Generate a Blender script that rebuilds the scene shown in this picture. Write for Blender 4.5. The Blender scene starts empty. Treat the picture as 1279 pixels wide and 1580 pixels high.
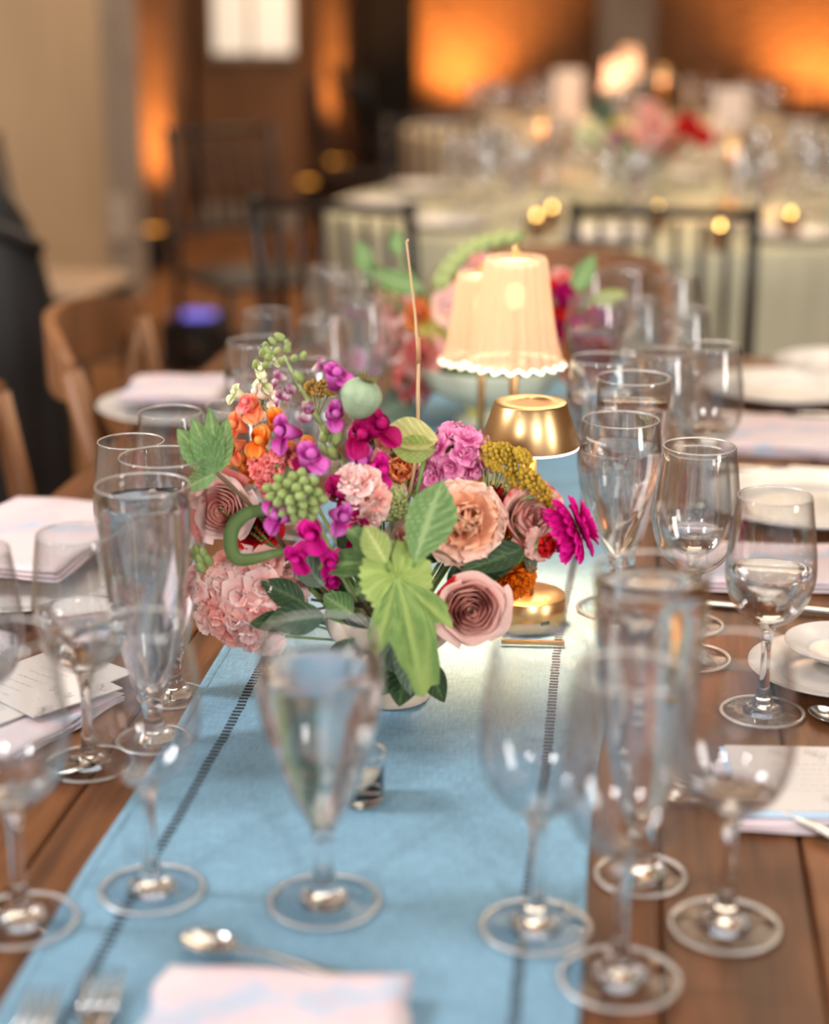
import bpy, math, random
from mathutils import Vector, Matrix

R = random.Random(7)
rad = math.radians
sc = bpy.context.scene

# ------------------------------------------------------------------ camera
F, CX, CY = 2700.0, 639.5, 790.0
PITCH, YAW, CAMZ = rad(16.54), rad(7.48), 1.35
cd_ = bpy.data.cameras.new('camera')
cam = bpy.data.objects.new('camera', cd_)
sc.collection.objects.link(cam)
cam.location = (0, 0, CAMZ)
cam.rotation_euler = (math.pi / 2 - PITCH, 0, YAW)
cd_.sensor_fit = 'VERTICAL'
cd_.sensor_height = 36
cd_.lens = F / 1580 * 36
cd_.clip_start, cd_.clip_end = 0.05, 60
cd_.dof.use_dof = True
cd_.dof.focus_distance = 1.56
cd_.dof.aperture_fstop = 2.35
sc.camera = cam

# ------------------------------------------------------------------ world, colour
w = bpy.data.worlds.new('world')
sc.world = w
w.use_nodes = True
w.node_tree.nodes['Background'].inputs[0].default_value = (0.86, 0.9, 1.0, 1)
w.node_tree.nodes['Background'].inputs[1].default_value = 0.5
sc.view_settings.view_transform = 'Standard'
sc.view_settings.look = 'None'
sc.view_settings.exposure = 0.38
sc.view_settings.gamma = 1
sc.view_settings.use_curve_mapping = False
cy = sc.cycles
cy.max_bounces = 20
cy.diffuse_bounces = 3
cy.glossy_bounces = 6
cy.transmission_bounces = 18
cy.transparent_max_bounces = 40
cy.sample_clamp_indirect = 6
cy.sample_clamp_direct = 40
cy.use_denoising = True


def area(name, loc, aim, sx, sy, power, col):
    l = bpy.data.lights.new(name, 'AREA')
    l.shape = 'RECTANGLE'
    l.size, l.size_y, l.energy, l.color = sx, sy, power, col
    o = bpy.data.objects.new(name, l)
    sc.collection.objects.link(o)
    o.location = loc
    o.rotation_euler = (Vector(aim) - Vector(loc)).to_track_quat('-Z', 'Y').to_euler()
    return o


# daylight from the windows behind and beside the camera
area('window_daylight', (-2.0, -2.6, 2.5), (-0.2, 1.5, 0.8), 0.34, 0.7, 66, (1.0, 0.97, 0.94))
area('window_daylight', (1.6, -2.6, 2.5), (-0.2, 1.5, 0.8), 0.34, 0.7, 66, (1.0, 0.97, 0.94))
area('window_daylight', (3.4, -0.4, 1.9), (-0.2, 1.4, 0.8), 0.9, 2.2, 62, (1.0, 0.96, 0.92))
area('window_daylight', (-2.2, 1.0, 2.5), (-0.2, 1.6, 0.8), 0.34, 0.7, 44, (0.95, 0.97, 1.0))
# added warm overhead fill above the tables, from no visible fixture
area('hall_fill', (0.6, 5.4, 3.9), (0.4, 5.4, 0.8), 2.4, 2.4, 80, (1.0, 0.80, 0.58))
area('hall_fill', (0.2, 9.0, 3.9), (0.2, 9.0, 0.8), 2.4, 2.4, 80, (1.0, 0.68, 0.42))
area('hall_fill', (-0.3, 2.2, 4.1), (-0.2, 2.2, 0.8), 2.0, 2.6, 42, (1.0, 0.88, 0.74))


def bulb(loc, power, r=0.028, col=(0.95, 0.96, 1.0)):  # unseen point light, added to put glints on the glassware
    l = bpy.data.lights.new('glint_light', 'POINT')
    l.energy, l.color, l.shadow_soft_size = power, col, r
    o = bpy.data.objects.new('glint_light', l)
    sc.collection.objects.link(o)
    o.location = loc


for x_, y_, c_ in ((-1.6, -0.8, 0), (0.9, -0.9, 0), (-1.4, 1.2, 0), (1.7, 0.9, 0), (-1.2, 3.6, 1), (1.6, 3.2, 1), (0.3, 4.6, 1), (-0.4, -1.6, 0), (-0.6, 6.6, 1), (1.4, 6.4, 1), (0.2, 7.4, 1), (1.9, 8.6, 1), (0.8, 9.6, 1)):
    bulb((x_, y_, 2.9), 13.0 if y_ > 5 else 5.0, col=(1.0, 0.8, 0.55) if c_ else (0.95, 0.96, 1.0))  # added unseen glint light, no real bulb hangs here


def spot(name, loc, aim, power, col, ang=70, r=0.05, blend=0.8):
    l = bpy.data.lights.new(name, 'SPOT')
    l.energy, l.color, l.spot_size, l.spot_blend, l.shadow_soft_size = power, col, rad(ang), blend, r
    o = bpy.data.objects.new(name, l)
    sc.collection.objects.link(o)
    o.location = loc
    o.rotation_euler = (Vector(aim) - Vector(loc)).to_track_quat('-Z', 'Y').to_euler()
    return o


# ------------------------------------------------------------------ where things stand
cR, sR = math.cos(YAW), math.sin(YAW)


def ray(px, py):
    x, y = (px - CX) / F, -(py - CY) / F
    fh = math.cos(PITCH) + math.sin(PITCH) * y
    up = -math.sin(PITCH) + math.cos(PITCH) * y
    return Vector((x * cR - fh * sR, x * sR + fh * cR, up))


def on(px, py, z=0.76):
    r = ray(px, py)
    t = (z - CAMZ) / r.z
    return Vector((r.x * t, r.y * t, z))


def at(px, py, Y):
    r = ray(px, py)
    t = Y / r.y
    return Vector((r.x * t, Y, CAMZ + r.z * t))


def dr(r, u, t):
    """direction given as right, up and towards the viewer's side of the table"""
    return Vector((r * cR + t * sR, r * sR - t * cR, u)).normalized()


# ------------------------------------------------------------------ materials
MATS = {}


def lin(c):
    return tuple(((v / 255) / 12.92 if v / 255 <= 0.04045 else ((v / 255 + 0.055) / 1.055) ** 2.4) for v in c)


def mat(name, col, rough=0.6, metal=0.0, noise=0.0, nscale=40, col2=None, bump=0.0, bscale=None, sss=0.0,
        trans=0.0, ior=1.45, emis=None, estr=0.0, sheen=0.0, stretch=None, spec=0.5):
    if name in MATS:
        return MATS[name]
    m = bpy.data.materials.new(name)
    MATS[name] = m
    m.use_nodes = True
    nt = m.node_tree
    b = nt.nodes['Principled BSDF']
    c = lin(col)
    b.inputs['Base Color'].default_value = (*c, 1)
    b.inputs['Roughness'].default_value = rough
    b.inputs['Metallic'].default_value = metal
    b.inputs['Specular IOR Level'].default_value = spec
    b.inputs['IOR'].default_value = ior
    if trans:
        b.inputs['Transmission Weight'].default_value = trans
    if sheen:
        b.inputs['Sheen Weight'].default_value = sheen
    if emis:
        b.inputs['Emission Color'].default_value = (*lin(emis), 1)
        b.inputs['Emission Strength'].default_value = estr
    if noise or col2 or bump:
        tc = nt.nodes.new('ShaderNodeTexCoord')
        mp = nt.nodes.new('ShaderNodeMapping')
        nt.links.new(tc.outputs['Object'], mp.inputs[0])
        if stretch:
            mp.inputs['Scale'].default_value = stretch
        n = nt.nodes.new('ShaderNodeTexNoise')
        n.inputs['Scale'].default_value = nscale
        n.inputs['Detail'].default_value = 5
        nt.links.new(mp.outputs[0], n.inputs['Vector'])
        if noise or col2:
            rp = nt.nodes.new('ShaderNodeValToRGB')
            c2 = lin(col2) if col2 else tuple(v * (1 - noise) for v in c)
            c1 = c if col2 else tuple(min(1, v * (1 + noise)) for v in c)
            rp.color_ramp.elements[0].position = 0.35
            rp.color_ramp.elements[1].position = 0.65
            rp.color_ramp.elements[0].color = (*c2, 1)
            rp.color_ramp.elements[1].color = (*c1, 1)
            nt.links.new(n.outputs['Fac'], rp.inputs[0])
            nt.links.new(rp.outputs[0], b.inputs['Base Color'])
        if bump:
            n2 = nt.nodes.new('ShaderNodeTexNoise')
            n2.inputs['Scale'].default_value = bscale or nscale
            n2.inputs['Detail'].default_value = 4
            nt.links.new(mp.outputs[0], n2.inputs['Vector'])
            bp = nt.nodes.new('ShaderNodeBump')
            bp.inputs['Strength'].default_value = bump
            bp.inputs['Distance'].default_value = 0.002
            nt.links.new(n2.outputs['Fac'], bp.inputs['Height'])
            nt.links.new(bp.outputs[0], b.inputs['Normal'])
    if sss:
        # thin leaf / petal: some of the light goes through
        tr = nt.nodes.new('ShaderNodeBsdfTranslucent')
        mx = nt.nodes.new('ShaderNodeMixShader')
        mx.inputs[0].default_value = sss
        src = b.inputs['Base Color']
        if src.is_linked:
            nt.links.new(src.links[0].from_socket, tr.inputs[0])
        else:
            tr.inputs[0].default_value = (*c, 1)
        out = nt.nodes['Material Output']
        nt.links.new(b.outputs[0], mx.inputs[1])
        nt.links.new(tr.outputs[0], mx.inputs[2])
        nt.links.new(mx.outputs[0], out.inputs[0])
    return m


def petal_mat(name, col, tip=None, sss=0.3, L=0.02, noise=0.12, a=0.3, b=1.0):
    """petal coloured from its foot (col) to its edge (tip) along its own length"""
    if name in MATS:
        return MATS[name]
    m = mat(name, col, rough=0.55, sss=0, spec=0.25)
    nt = m.node_tree
    bs = nt.nodes['Principled BSDF']
    at_ = nt.nodes.new('ShaderNodeAttribute')
    at_.attribute_name = 'along'
    mr = nt.nodes.new('ShaderNodeMapRange')
    mr.inputs['From Min'].default_value = a
    mr.inputs['From Max'].default_value = b
    tc = nt.nodes.new('ShaderNodeTexCoord')
    n = nt.nodes.new('ShaderNodeTexNoise')
    n.inputs['Scale'].default_value = 130
    nt.links.new(tc.outputs['Object'], n.inputs['Vector'])
    ad = nt.nodes.new('ShaderNodeMath')
    ad.operation = 'MULTIPLY_ADD'
    ad.inputs[1].default_value = 0.5
    nt.links.new(n.outputs['Fac'], ad.inputs[0])
    nt.links.new(at_.outputs['Fac'], ad.inputs[2])
    sb = nt.nodes.new('ShaderNodeMath')
    sb.operation = 'SUBTRACT'
    sb.inputs[1].default_value = 0.25
    nt.links.new(ad.outputs[0], sb.inputs[0])
    nt.links.new(sb.outputs[0], mr.inputs['Value'])
    mx = nt.nodes.new('ShaderNodeMix')
    mx.data_type = 'RGBA'
    mx.inputs['A'].default_value = (*lin(col), 1)
    mx.inputs['B'].default_value = (*lin(tip or col), 1)
    nt.links.new(mr.outputs[0], mx.inputs['Factor'])
    nt.links.new(mx.outputs['Result'], bs.inputs['Base Color'])
    tr = nt.nodes.new('ShaderNodeBsdfTranslucent')
    nt.links.new(mx.outputs['Result'], tr.inputs[0])
    ms = nt.nodes.new('ShaderNodeMixShader')
    ms.inputs[0].default_value = sss
    out = nt.nodes['Material Output']
    nt.links.new(bs.outputs[0], ms.inputs[1])
    nt.links.new(tr.outputs[0], ms.inputs[2])
    nt.links.new(ms.outputs[0], out.inputs[0])
    return m


def thin_glass(name, tint=(0.97, 0.975, 0.98), rough=0.0, pw_=2.6, wt=0.75, base_=0.075):
    """blown glass too thin to bend the view: clear with Fresnel reflections"""
    m = bpy.data.materials.new(name)
    m.use_nodes = True
    nt = m.node_tree
    nt.nodes.remove(nt.nodes['Principled BSDF'])
    out = nt.nodes['Material Output']
    t = nt.nodes.new('ShaderNodeBsdfTransparent')
    g = nt.nodes.new('ShaderNodeBsdfGlossy')
    g.inputs['Roughness'].default_value = rough
    lw = nt.nodes.new('ShaderNodeLayerWeight')
    lw.inputs[0].default_value = 0.5
    pw = nt.nodes.new('ShaderNodeMath')
    pw.operation = 'POWER'
    pw.inputs[1].default_value = pw_
    nt.links.new(lw.outputs['Facing'], pw.inputs[0])
    f = nt.nodes.new('ShaderNodeMath')
    f.operation = 'MULTIPLY_ADD'
    f.inputs[1].default_value = wt
    f.inputs[2].default_value = base_
    nt.links.new(pw.outputs[0], f.inputs[0])
    t.inputs[0].default_value = (*tint, 1)
    mx = nt.nodes.new('ShaderNodeMixShader')
    nt.links.new(f.outputs[0], mx.inputs[0])
    nt.links.new(t.outputs[0], mx.inputs[1])
    nt.links.new(g.outputs[0], mx.inputs[2])
    nt.links.new(mx.outputs[0], out.inputs[0])
    return m


def solid_glass(name, ior, col=(1, 1, 1), rough=0.0):
    m = bpy.data.materials.new(name)
    m.use_nodes = True
    nt = m.node_tree
    nt.nodes.remove(nt.nodes['Principled BSDF'])
    g = nt.nodes.new('ShaderNodeBsdfGlass')
    g.inputs['IOR'].default_value = ior
    g.inputs['Roughness'].default_value = rough
    g.inputs['Color'].default_value = (*col, 1)
    nt.links.new(g.outputs[0], nt.nodes['Material Output'].inputs[0])
    return m


GLASS_THIN = thin_glass('blown glass')
GLASS_FOOT = thin_glass('glass foot', (0.93, 0.94, 0.95), 0.0, 5.0, 0.5, 0.02)
GLASS = solid_glass('solid glass', 1.48)
GLASS_EDGE = solid_glass('fire polished glass edge', 1.48)
nt = GLASS_EDGE.node_tree
gl_ = [n for n in nt.nodes if n.type == 'BSDF_GLASS'][0]
gg_ = nt.nodes.new('ShaderNodeBsdfGlossy')
gg_.inputs['Roughness'].default_value = 0.45
gg_.inputs['Color'].default_value = (0.95, 0.95, 0.95, 1)
ms_ = nt.nodes.new('ShaderNodeMixShader')
ms_.inputs[0].default_value = 0.27
nt.links.new(gl_.outputs[0], ms_.inputs[1])
nt.links.new(gg_.outputs[0], ms_.inputs[2])
nt.links.new(ms_.outputs[0], nt.nodes['Material Output'].inputs[0])
WATER = solid_glass('water', 1.33)
BRASS = mat('brushed brass', (206, 168, 118), 0.30, 1.0, noise=0.06, nscale=60, stretch=(1, 1, 0.03))
STEEL = mat('polished steel', (205, 203, 200), 0.16, 1.0)
PORC = mat('white porcelain', (202, 197, 192), 0.18)

# ------------------------------------------------------------------ building


def mesh(name, V, Fc, m=None, smooth=True, attr=None):
    me = bpy.data.meshes.new(name)
    me.from_pydata([tuple(v) for v in V], [], Fc)
    if m:
        me.materials.append(m)
    if smooth:
        me.polygons.foreach_set('use_smooth', [True] * len(me.polygons))
    if attr:
        a = me.attributes.new('along', 'FLOAT', 'POINT')
        a.data.foreach_set('value', attr)
    me.update()
    return me


def ob(name, me, parent=None, M=None, label=None, kind=None):
    o = bpy.data.objects.new(name, me)
    sc.collection.objects.link(o)
    if parent:
        o.parent = parent
    if M is not None:
        o.matrix_basis = M
    if label:
        o['label'] = label
    if kind:
        o['kind'] = kind
    return o


def thing(name, label, cat, loc=(0, 0, 0), group=None, rz=0.0, me=None):
    o = bpy.data.objects.new(name, me)
    sc.collection.objects.link(o)
    o.location = loc
    o.rotation_euler = (0, 0, rz)
    o['label'] = label
    o['category'] = cat
    if group:
        o['group'] = group
    return o


def struct(name, me, M=None, parent=None):
    o = ob(name, me, parent, M)
    o['kind'] = 'structure'
    return o


def copy_tree(o, parent=None):
    c = o.copy()
    sc.collection.objects.link(c)
    c.parent = parent
    for ch in o.children:
        copy_tree(ch, c)
    return c


def T(x, y, z):
    return Matrix.Translation((x, y, z))


def RZ(a):
    return Matrix.Rotation(a, 4, 'Z')


def RX(a):
    return Matrix.Rotation(a, 4, 'X')


def RY(a):
    return Matrix.Rotation(a, 4, 'Y')


def S(a, b=None, c=None):
    return Matrix.Diagonal((a, b or a, c or a, 1))


def face(d):
    return Vector(d).to_track_quat('Z', 'Y').to_matrix().to_4x4()


def lathe(pr, seg=48, cap=True, wob=None):
    V, Fc = [], []
    for j, (r, z) in enumerate(pr):
        for i in range(seg):
            a = 2 * math.pi * i / seg
            rr = r if wob is None else wob(r, z, a, j)
            V.append((rr * math.cos(a), rr * math.sin(a), z))
    for j in range(len(pr) - 1):
        for i in range(seg):
            k = (i + 1) % seg
            Fc.append((j * seg + i, j * seg + k, (j + 1) * seg + k, (j + 1) * seg + i))
    if cap:
        if pr[0][0] > 1e-6:
            Fc.append(tuple(reversed(range(seg))))
        if pr[-1][0] > 1e-6:
            Fc.append(tuple((len(pr) - 1) * seg + i for i in range(seg)))
    return V, Fc


def tube(pts, rs, seg=8):
    pts = [Vector(p) for p in pts]
    if not hasattr(rs, '__len__'):
        rs = [rs] * len(pts)
    V, Fc = [], []
    up = Vector((0.13, 0.27, 0.95)).normalized()
    for j, p in enumerate(pts):
        d = (pts[min(j + 1, len(pts) - 1)] - pts[max(j - 1, 0)]).normalized()
        if abs(d.dot(up)) > 0.98:
            up = Vector((1, 0.1, 0)).normalized()
        a = d.cross(up).normalized()
        b = d.cross(a)
        up = -b if b.dot(up) < 0 else b
        for i in range(seg):
            t = 2 * math.pi * i / seg
            V.append(p + (a * math.cos(t) + b * math.sin(t)) * rs[j])
    for j in range(len(pts) - 1):
        for i in range(seg):
            k = (i + 1) % seg
            Fc.append((j * seg + i, j * seg + k, (j + 1) * seg + k, (j + 1) * seg + i))
    Fc.append(tuple(reversed(range(seg))))
    Fc.append(tuple((len(pts) - 1) * seg + i for i in range(seg)))
    return V, Fc


def join(*parts):
    V, Fc = [], []
    for v, f in parts:
        n = len(V)
        V += list(v)
        Fc += [tuple(i + n for i in q) for q in f]
    return V, Fc


def xf(vf, M):
    return [M @ Vector(v) for v in vf[0]], vf[1]


def box(x0, x1, y0, y1, z0, z1, b=0.0):
    if b <= 0:
        V = [(x, y, z) for z in (z0, z1) for y in (y0, y1) for x in (x0, x1)]
        return V, [(0, 2, 3, 1), (4, 5, 7, 6), (0, 1, 5, 4), (2, 6, 7, 3), (0, 4, 6, 2), (1, 3, 7, 5)]
    # chamfered along its upper edges
    V = [(x0, y0, z0), (x1, y0, z0), (x1, y1, z0), (x0, y1, z0),
         (x0, y0, z1 - b), (x1, y0, z1 - b), (x1, y1, z1 - b), (x0, y1, z1 - b),
         (x0 + b, y0 + b, z1), (x1 - b, y0 + b, z1), (x1 - b, y1 - b, z1), (x0 + b, y1 - b, z1)]
    Fc = [(3, 2, 1, 0), (0, 1, 5, 4), (1, 2, 6, 5), (2, 3, 7, 6), (3, 0, 4, 7),
          (4, 5, 9, 8), (5, 6, 10, 9), (6, 7, 11, 10), (7, 4, 8, 11), (8, 9, 10, 11)]
    return V, Fc


def bez(a, b, c, n=10):
    a, b, c = Vector(a), Vector(b), Vector(c)
    return [a * (1 - t) ** 2 + b * 2 * t * (1 - t) + c * t * t for t in [i / n for i in range(n + 1)]]


def sph(r, c=(0, 0, 0), nu=8, nv=6, sz=1.0):
    V, Fc = lathe([(r * math.sin(math.pi * max(0.02, min(0.98, j / nv))), -r * sz * math.cos(math.pi * j / nv)) for j in range(nv + 1)], nu)
    return [(v[0] + c[0], v[1] + c[1], v[2] + c[2]) for v in V], Fc


def smoothstep(a, b, x):
    t = max(0, min(1, (x - a) / (b - a)))
    return t * t * (3 - 2 * t)


# ------------------------------------------------------------------ the room
TZ = 0.76
M_PLASTER = mat('painted plaster', (176, 158, 136), 0.85, noise=0.08, nscale=1.5)
M_PIER = mat('limewashed pier', (150, 136, 122), 0.9, noise=0.12, nscale=3)
M_BRICKISH = mat('brown brick wall', (122, 84, 56), 0.9, noise=0.2, nscale=3)
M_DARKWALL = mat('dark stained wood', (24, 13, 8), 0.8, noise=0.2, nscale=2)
M_FLOOR = mat('worn wood floor', (132, 88, 52), 0.55, noise=0.2, nscale=1.2, stretch=(6, 0.6, 1))
M_CEIL = mat('ceiling paint', (120, 100, 80), 0.9)
M_BRICK = mat('orange brown brick', (158, 108, 70), 0.9, noise=0.18, nscale=9)
M_MORTAR = mat('mortar', (110, 84, 62), 0.95)

struct('floor', mesh('floor', *box(-3.4, 6.2, -3.4, 14.8, -0.1, 0.0), M_FLOOR, False))
struct('ceiling', mesh('ceiling', *box(-3.4, 6.2, -3.4, 14.8, 4.6, 4.7), M_CEIL, False))
struct('wall_left', mesh('wall_left', *box(-2.6, -2.45, -3.4, 7.9, 0, 4.6), M_PLASTER, False))
struct('wall_right', mesh('wall_right', *box(6.0, 6.15, -3.4, 14.6, 0, 4.6), M_PLASTER, False))
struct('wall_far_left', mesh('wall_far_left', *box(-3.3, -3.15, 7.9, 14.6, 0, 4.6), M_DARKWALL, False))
wb = struct('wall_back', mesh('wall_back', *box(-3.3, 6.1, 14.52, 14.7, 0, 4.6), M_MORTAR, False))
# brick courses of the back wall, the stretch that the picture shows
bm_ = mesh('brick', *box(-0.115, 0.115, -0.018, 0.02, -0.032, 0.032, 0.004), M_BRICK, False)
bv = []
nb = 0
for row in range(26):
    for k in range(16):
        if nb < 300:
            x = 0.75 + k * 0.245 + (0.12 if row % 2 else 0)
            z = 0.62 + row * 0.076
            if row < 19:
                ob('brick', bm_, wb, T(x, 14.5 + R.uniform(-0.006, 0.006), z))
                nb += 1
Vb, Fb = [], []
for row in range(60):
    for k in range(38):
        x = -3.17 + k * 0.245 + (0.12 if row % 2 else 0)
        z = 0.012 + 0.036 + row * 0.076
        if 0.7 < x < 4.62 and 0.6 < z < 2.02 and row >= 8:
            continue
        if z > 4.5 or x > 5.9:
            continue
        v, f = box(x - 0.115, x + 0.115, 14.48, 14.52, z - 0.032, z + 0.032)
        n = len(Vb)
        Vb += v
        Fb += [tuple(i + n for i in q) for q in f]
o = ob('brick_field', mesh('brick_field', Vb, Fb, M_BRICK, False), wb, kind='stuff')


def pier(name, px0, px1, Y, depth, m):
    x0, x1 = at(px0, 200, Y).x, at(px1, 200, Y).x
    o = struct(name, mesh(name, *box(x0, x1, Y, Y + depth, 0, 4.6), m, False))
    return o, x0, x1


pa, ax0, ax1 = pier('trim_1', 113, 213, 7.9, 0.06, M_PIER)
pb, bx0, bx1 = pier('trim_2', 214, 263, 8.95, 0.4, M_BRICKISH)
pc, cx0, cx1 = pier('trim_3', 306, 462, 10.2, 0.06, M_BRICKISH)
pd, dx0, dx1 = pier('trim_4', 464, 494, 11.6, 0.06, M_BRICKISH)
pe, ex0, ex1 = pier('trim_5', 495, 533, 12.8, 0.5, M_BRICKISH)
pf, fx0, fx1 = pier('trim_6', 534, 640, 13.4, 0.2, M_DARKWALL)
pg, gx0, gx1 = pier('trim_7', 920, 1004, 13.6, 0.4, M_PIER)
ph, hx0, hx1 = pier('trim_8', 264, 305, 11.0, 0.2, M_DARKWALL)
# bevelled lower mouldings on the two pale piers
for p_, x0, x1, Y in ((pa, ax0, ax1, 7.9), (pc, cx0, cx1, 10.2)):
    ob('base_moulding', mesh('base_moulding', *box(x0 - 0.01, x1 + 0.01, Y - 0.025, Y, 0, 0.16, 0.01), M_PIER, False), p_)
# white socket box on the first pier
so = thing('wall_outlet', 'pale square outlet box on the grey pier at the left', 'outlet', at(166, 335, 7.88))
ob('cover_plate', mesh('cover_plate', *box(-0.1, 0.1, -0.03, 0.015, -0.1, 0.1), mat('outlet plastic', (186, 172, 156), 0.5), False), so)
for dz in (-0.04, 0.04):
    ob('socket', mesh('socket', *box(-0.03, 0.03, -0.036, -0.03, dz - 0.02, dz + 0.02), mat('socket grey', (120, 108, 96), 0.5), False), so)
# two lit panes in the third pier
M_PANE = mat('daylit pane', (250, 240, 225), 0.4, emis=(250, 236, 214), estr=0.4)
wn = struct('window_1', mesh('window_1', *box(at(326, 40, 10.17).x, at(452, 40, 10.17).x, 10.15, 10.2, at(380, 84, 10.17).z - 0.03, at(380, 84, 10.17).z), M_PIER, False))
z0 = at(380, 82, 10.17).z
for a, b in ((329, 384), (390, 450)):
    struct('window_pane', mesh('window_pane', *box(at(a, 40, 10.17).x, at(b, 40, 10.17).x, 10.165, 10.19, z0, z0 + 1.25), M_PANE, False), None, wn)
struct('window_frame', mesh('window_frame', *box(at(384, 40, 10.17).x, at(390, 40, 10.17).x, 10.15, 10.19, z0, z0 + 1.25), M_PIER, False), None, wn)

# uplights: black can on the floor with an amber lamp
M_BLACK = mat('matt black', (18, 16, 16), 0.5)


def uplight(label, x, y, tx, tz, power, lens=(255, 170, 70), s=0.11):
    t = thing('uplight', label, 'uplight', (x, y, 0))
    ob('housing', mesh('housing', *box(-s, s, -s, s, 0.015, 0.2, 0.02), M_BLACK, False), t)
    for sx in (-1, 1):
        ob('bracket', mesh('bracket', *box(sx * (s + 0.006) - 0.005, sx * (s + 0.006) + 0.005, -0.02, 0.02, 0, 0.16), M_BLACK, False), t)
    ob('lens', mesh('lens', *lathe([(0.001, 0.2), (s * 0.75, 0.2), (s * 0.75, 0.206), (0.001, 0.206)], 20),
                    mat('amber lens' if lens[2] < 100 else 'blue lens', lens, 0.3, emis=lens, estr=1.2), False), t)
    sp = spot('uplight_lamp', (0, 0, 0.24), (tx - x, 0.30, tz), power, (1.0, 0.50, 0.15), 110, 0.08)
    sp.parent = t
    return t


uplight('black uplight at the foot of the first glowing orange pier', at(240, 450, 8.62).x, 8.62, (bx0 + bx1) / 2, 1.4, 85, s=0.06)
uplight('black uplight below the far narrow orange pier', at(516, 290, 12.4).x, 12.4, (ex0 + ex1) / 2, 1.7, 120)
uplight('black uplight at the back brick wall, centre glow', at(698, 200, 14.1).x, 14.05, at(698, 200, 14.1).x, 2.4, 240)
uplight('black uplight at the back brick wall by the right end of the glow', at(1262, 200, 14.1).x, 14.05, at(1262, 200, 14.1).x, 2.2, 215)
uplight('black uplight in front of the brown pier with the lit window', at(472, 300, 11.0).x, 11.0, (cx0 + cx1) / 2, 2.8, 8, (200, 80, 40))
u6 = uplight('black uplight box with a blue lens on the wood floor behind the chair', on(304, 568, 0).x, on(304, 568, 0).y, -1.5, 2.0, 3, (90, 90, 190))

# ------------------------------------------------------------------ the farm table
M_WOOD = []
for i, (c1, c2) in enumerate((((112, 69, 39), (76, 46, 25)), ((102, 62, 35), (70, 42, 23)), ((120, 74, 42), (82, 50, 27)))):
    M_WOOD.append(mat('table wood %d' % i, c1, 0.52, spec=0.35, col2=c2, nscale=9, stretch=(9, 0.7, 3), bump=0.25, bscale=18))
ft = thing('farm_table', 'long brown plank farm table with the blue runner down its middle', 'table', (-0.19, 1.76, 0))
edges = [-0.712, -0.610, -0.512, -0.416, -0.312, -0.205, -0.090, 0.027, 0.128, 0.232, 0.335]
for i in range(10):
    a, b = edges[i] + 0.0012 + 0.19, edges[i + 1] - 0.0012 + 0.19
    ob('plank', mesh('plank', *box(a, b, -1.18, 1.2, 0.722, TZ - 0.0005 - R.uniform(0, 0.0006), 0.002), M_WOOD[i % 3], False), ft)
for sx in (-1, 1):
    ob('apron', mesh('apron', *box(sx * 0.44 - 0.012, sx * 0.44 + 0.012, -1.05, 1.05, 0.62, 0.722), M_WOOD[1], False), ft)
    for sy in (-1, 1):
        ob('leg', mesh('leg', *join(box(sx * 0.42 - 0.045, sx * 0.42 + 0.045, sy * 1.05 - 0.045, sy * 1.05 + 0.045, 0.5, 0.722),
                                    xf(lathe([(0.028, 0), (0.034, 0.1), (0.04, 0.3), (0.045, 0.5)], 14), T(sx * 0.42, sy * 1.05, 0)))), ft).data.materials.append(M_WOOD[0])

# runner
M_LINEN = mat('blue linen', (122, 158, 180), 0.85, noise=0.05, nscale=14, bump=0.5, bscale=1500, spec=0.15)
nt = M_LINEN.node_tree
# fine slub threads both ways
base = nt.nodes['Principled BSDF'].inputs['Base Color'].links[0].from_socket
tc = nt.nodes.new('ShaderNodeTexCoord')
prev = base
for sx, sy in ((900, 60), (60, 900)):
    mp = nt.nodes.new('ShaderNodeMapping')
    mp.inputs['Scale'].default_value = (sx, sy, 1)
    nt.links.new(tc.outputs['Object'], mp.inputs[0])
    nn = nt.nodes.new('ShaderNodeTexNoise')
    nn.inputs['Scale'].default_value = 1
    nn.inputs['Detail'].default_value = 1
    nt.links.new(mp.outputs[0], nn.inputs['Vector'])
    mr = nt.nodes.new('ShaderNodeMapRange')
    mr.inputs['From Min'].default_value = 0.3
    mr.inputs['From Max'].default_value = 0.7
    mr.inputs['To Min'].default_value = 0.86
    mr.inputs['To Max'].default_value = 1.12
    nt.links.new(nn.outputs['Fac'], mr.inputs[0])
    vm = nt.nodes.new('ShaderNodeVectorMath')
    vm.operation = 'SCALE'
    nt.links.new(prev, vm.inputs[0])
    nt.links.new(mr.outputs[0], vm.inputs['Scale'])
    prev = vm.outputs[0]
nt.links.new(prev, nt.nodes['Principled BSDF'].inputs['Base Color'])


def runner_z(x, y):
    return 0.0008 * math.sin(y * 9 + x * 3) * math.sin(x * 11 + 1) + 0.0006 * math.sin(y * 37)


def edge_wob(y, s):
    return 0.006 * math.sin(y * 3.1 + s) + 0.002 * math.sin(y * 11 + s * 2)


RT = TZ + 0.003
rn = thing('table_runner', 'blue linen table runner with ladder hemstitching, its holes shaded dark, laid along the farm table', 'runner', (0, 0, RT))
V, Fc = [], []
nx, ny = 40, 300
for j in range(ny + 1):
    y = 0.62 + j * (2.30) / ny
    for i in range(nx + 1):
        u = i / nx
        x = -0.370 * (1 - u) + -0.018 * u + edge_wob(y, 0) * (1 - u) + edge_wob(y, 2) * u
        V.append((x, y, runner_z(x, y)))
for j in range(ny):
    for i in range(nx):
        k = j * (nx + 1) + i
        Fc.append((k, k + 1, k + nx + 2, k + nx + 1))
rc = ob('cloth', mesh('cloth', V, Fc, M_LINEN), rn)
so_ = rc.modifiers.new('thickness', 'SOLIDIFY')
so_.thickness = 0.0012
M_STITCH_GAP = mat('shaded hem gap', (38, 34, 36), 0.9)  # dark bars stand for the shaded holes of the ladder hem
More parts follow.
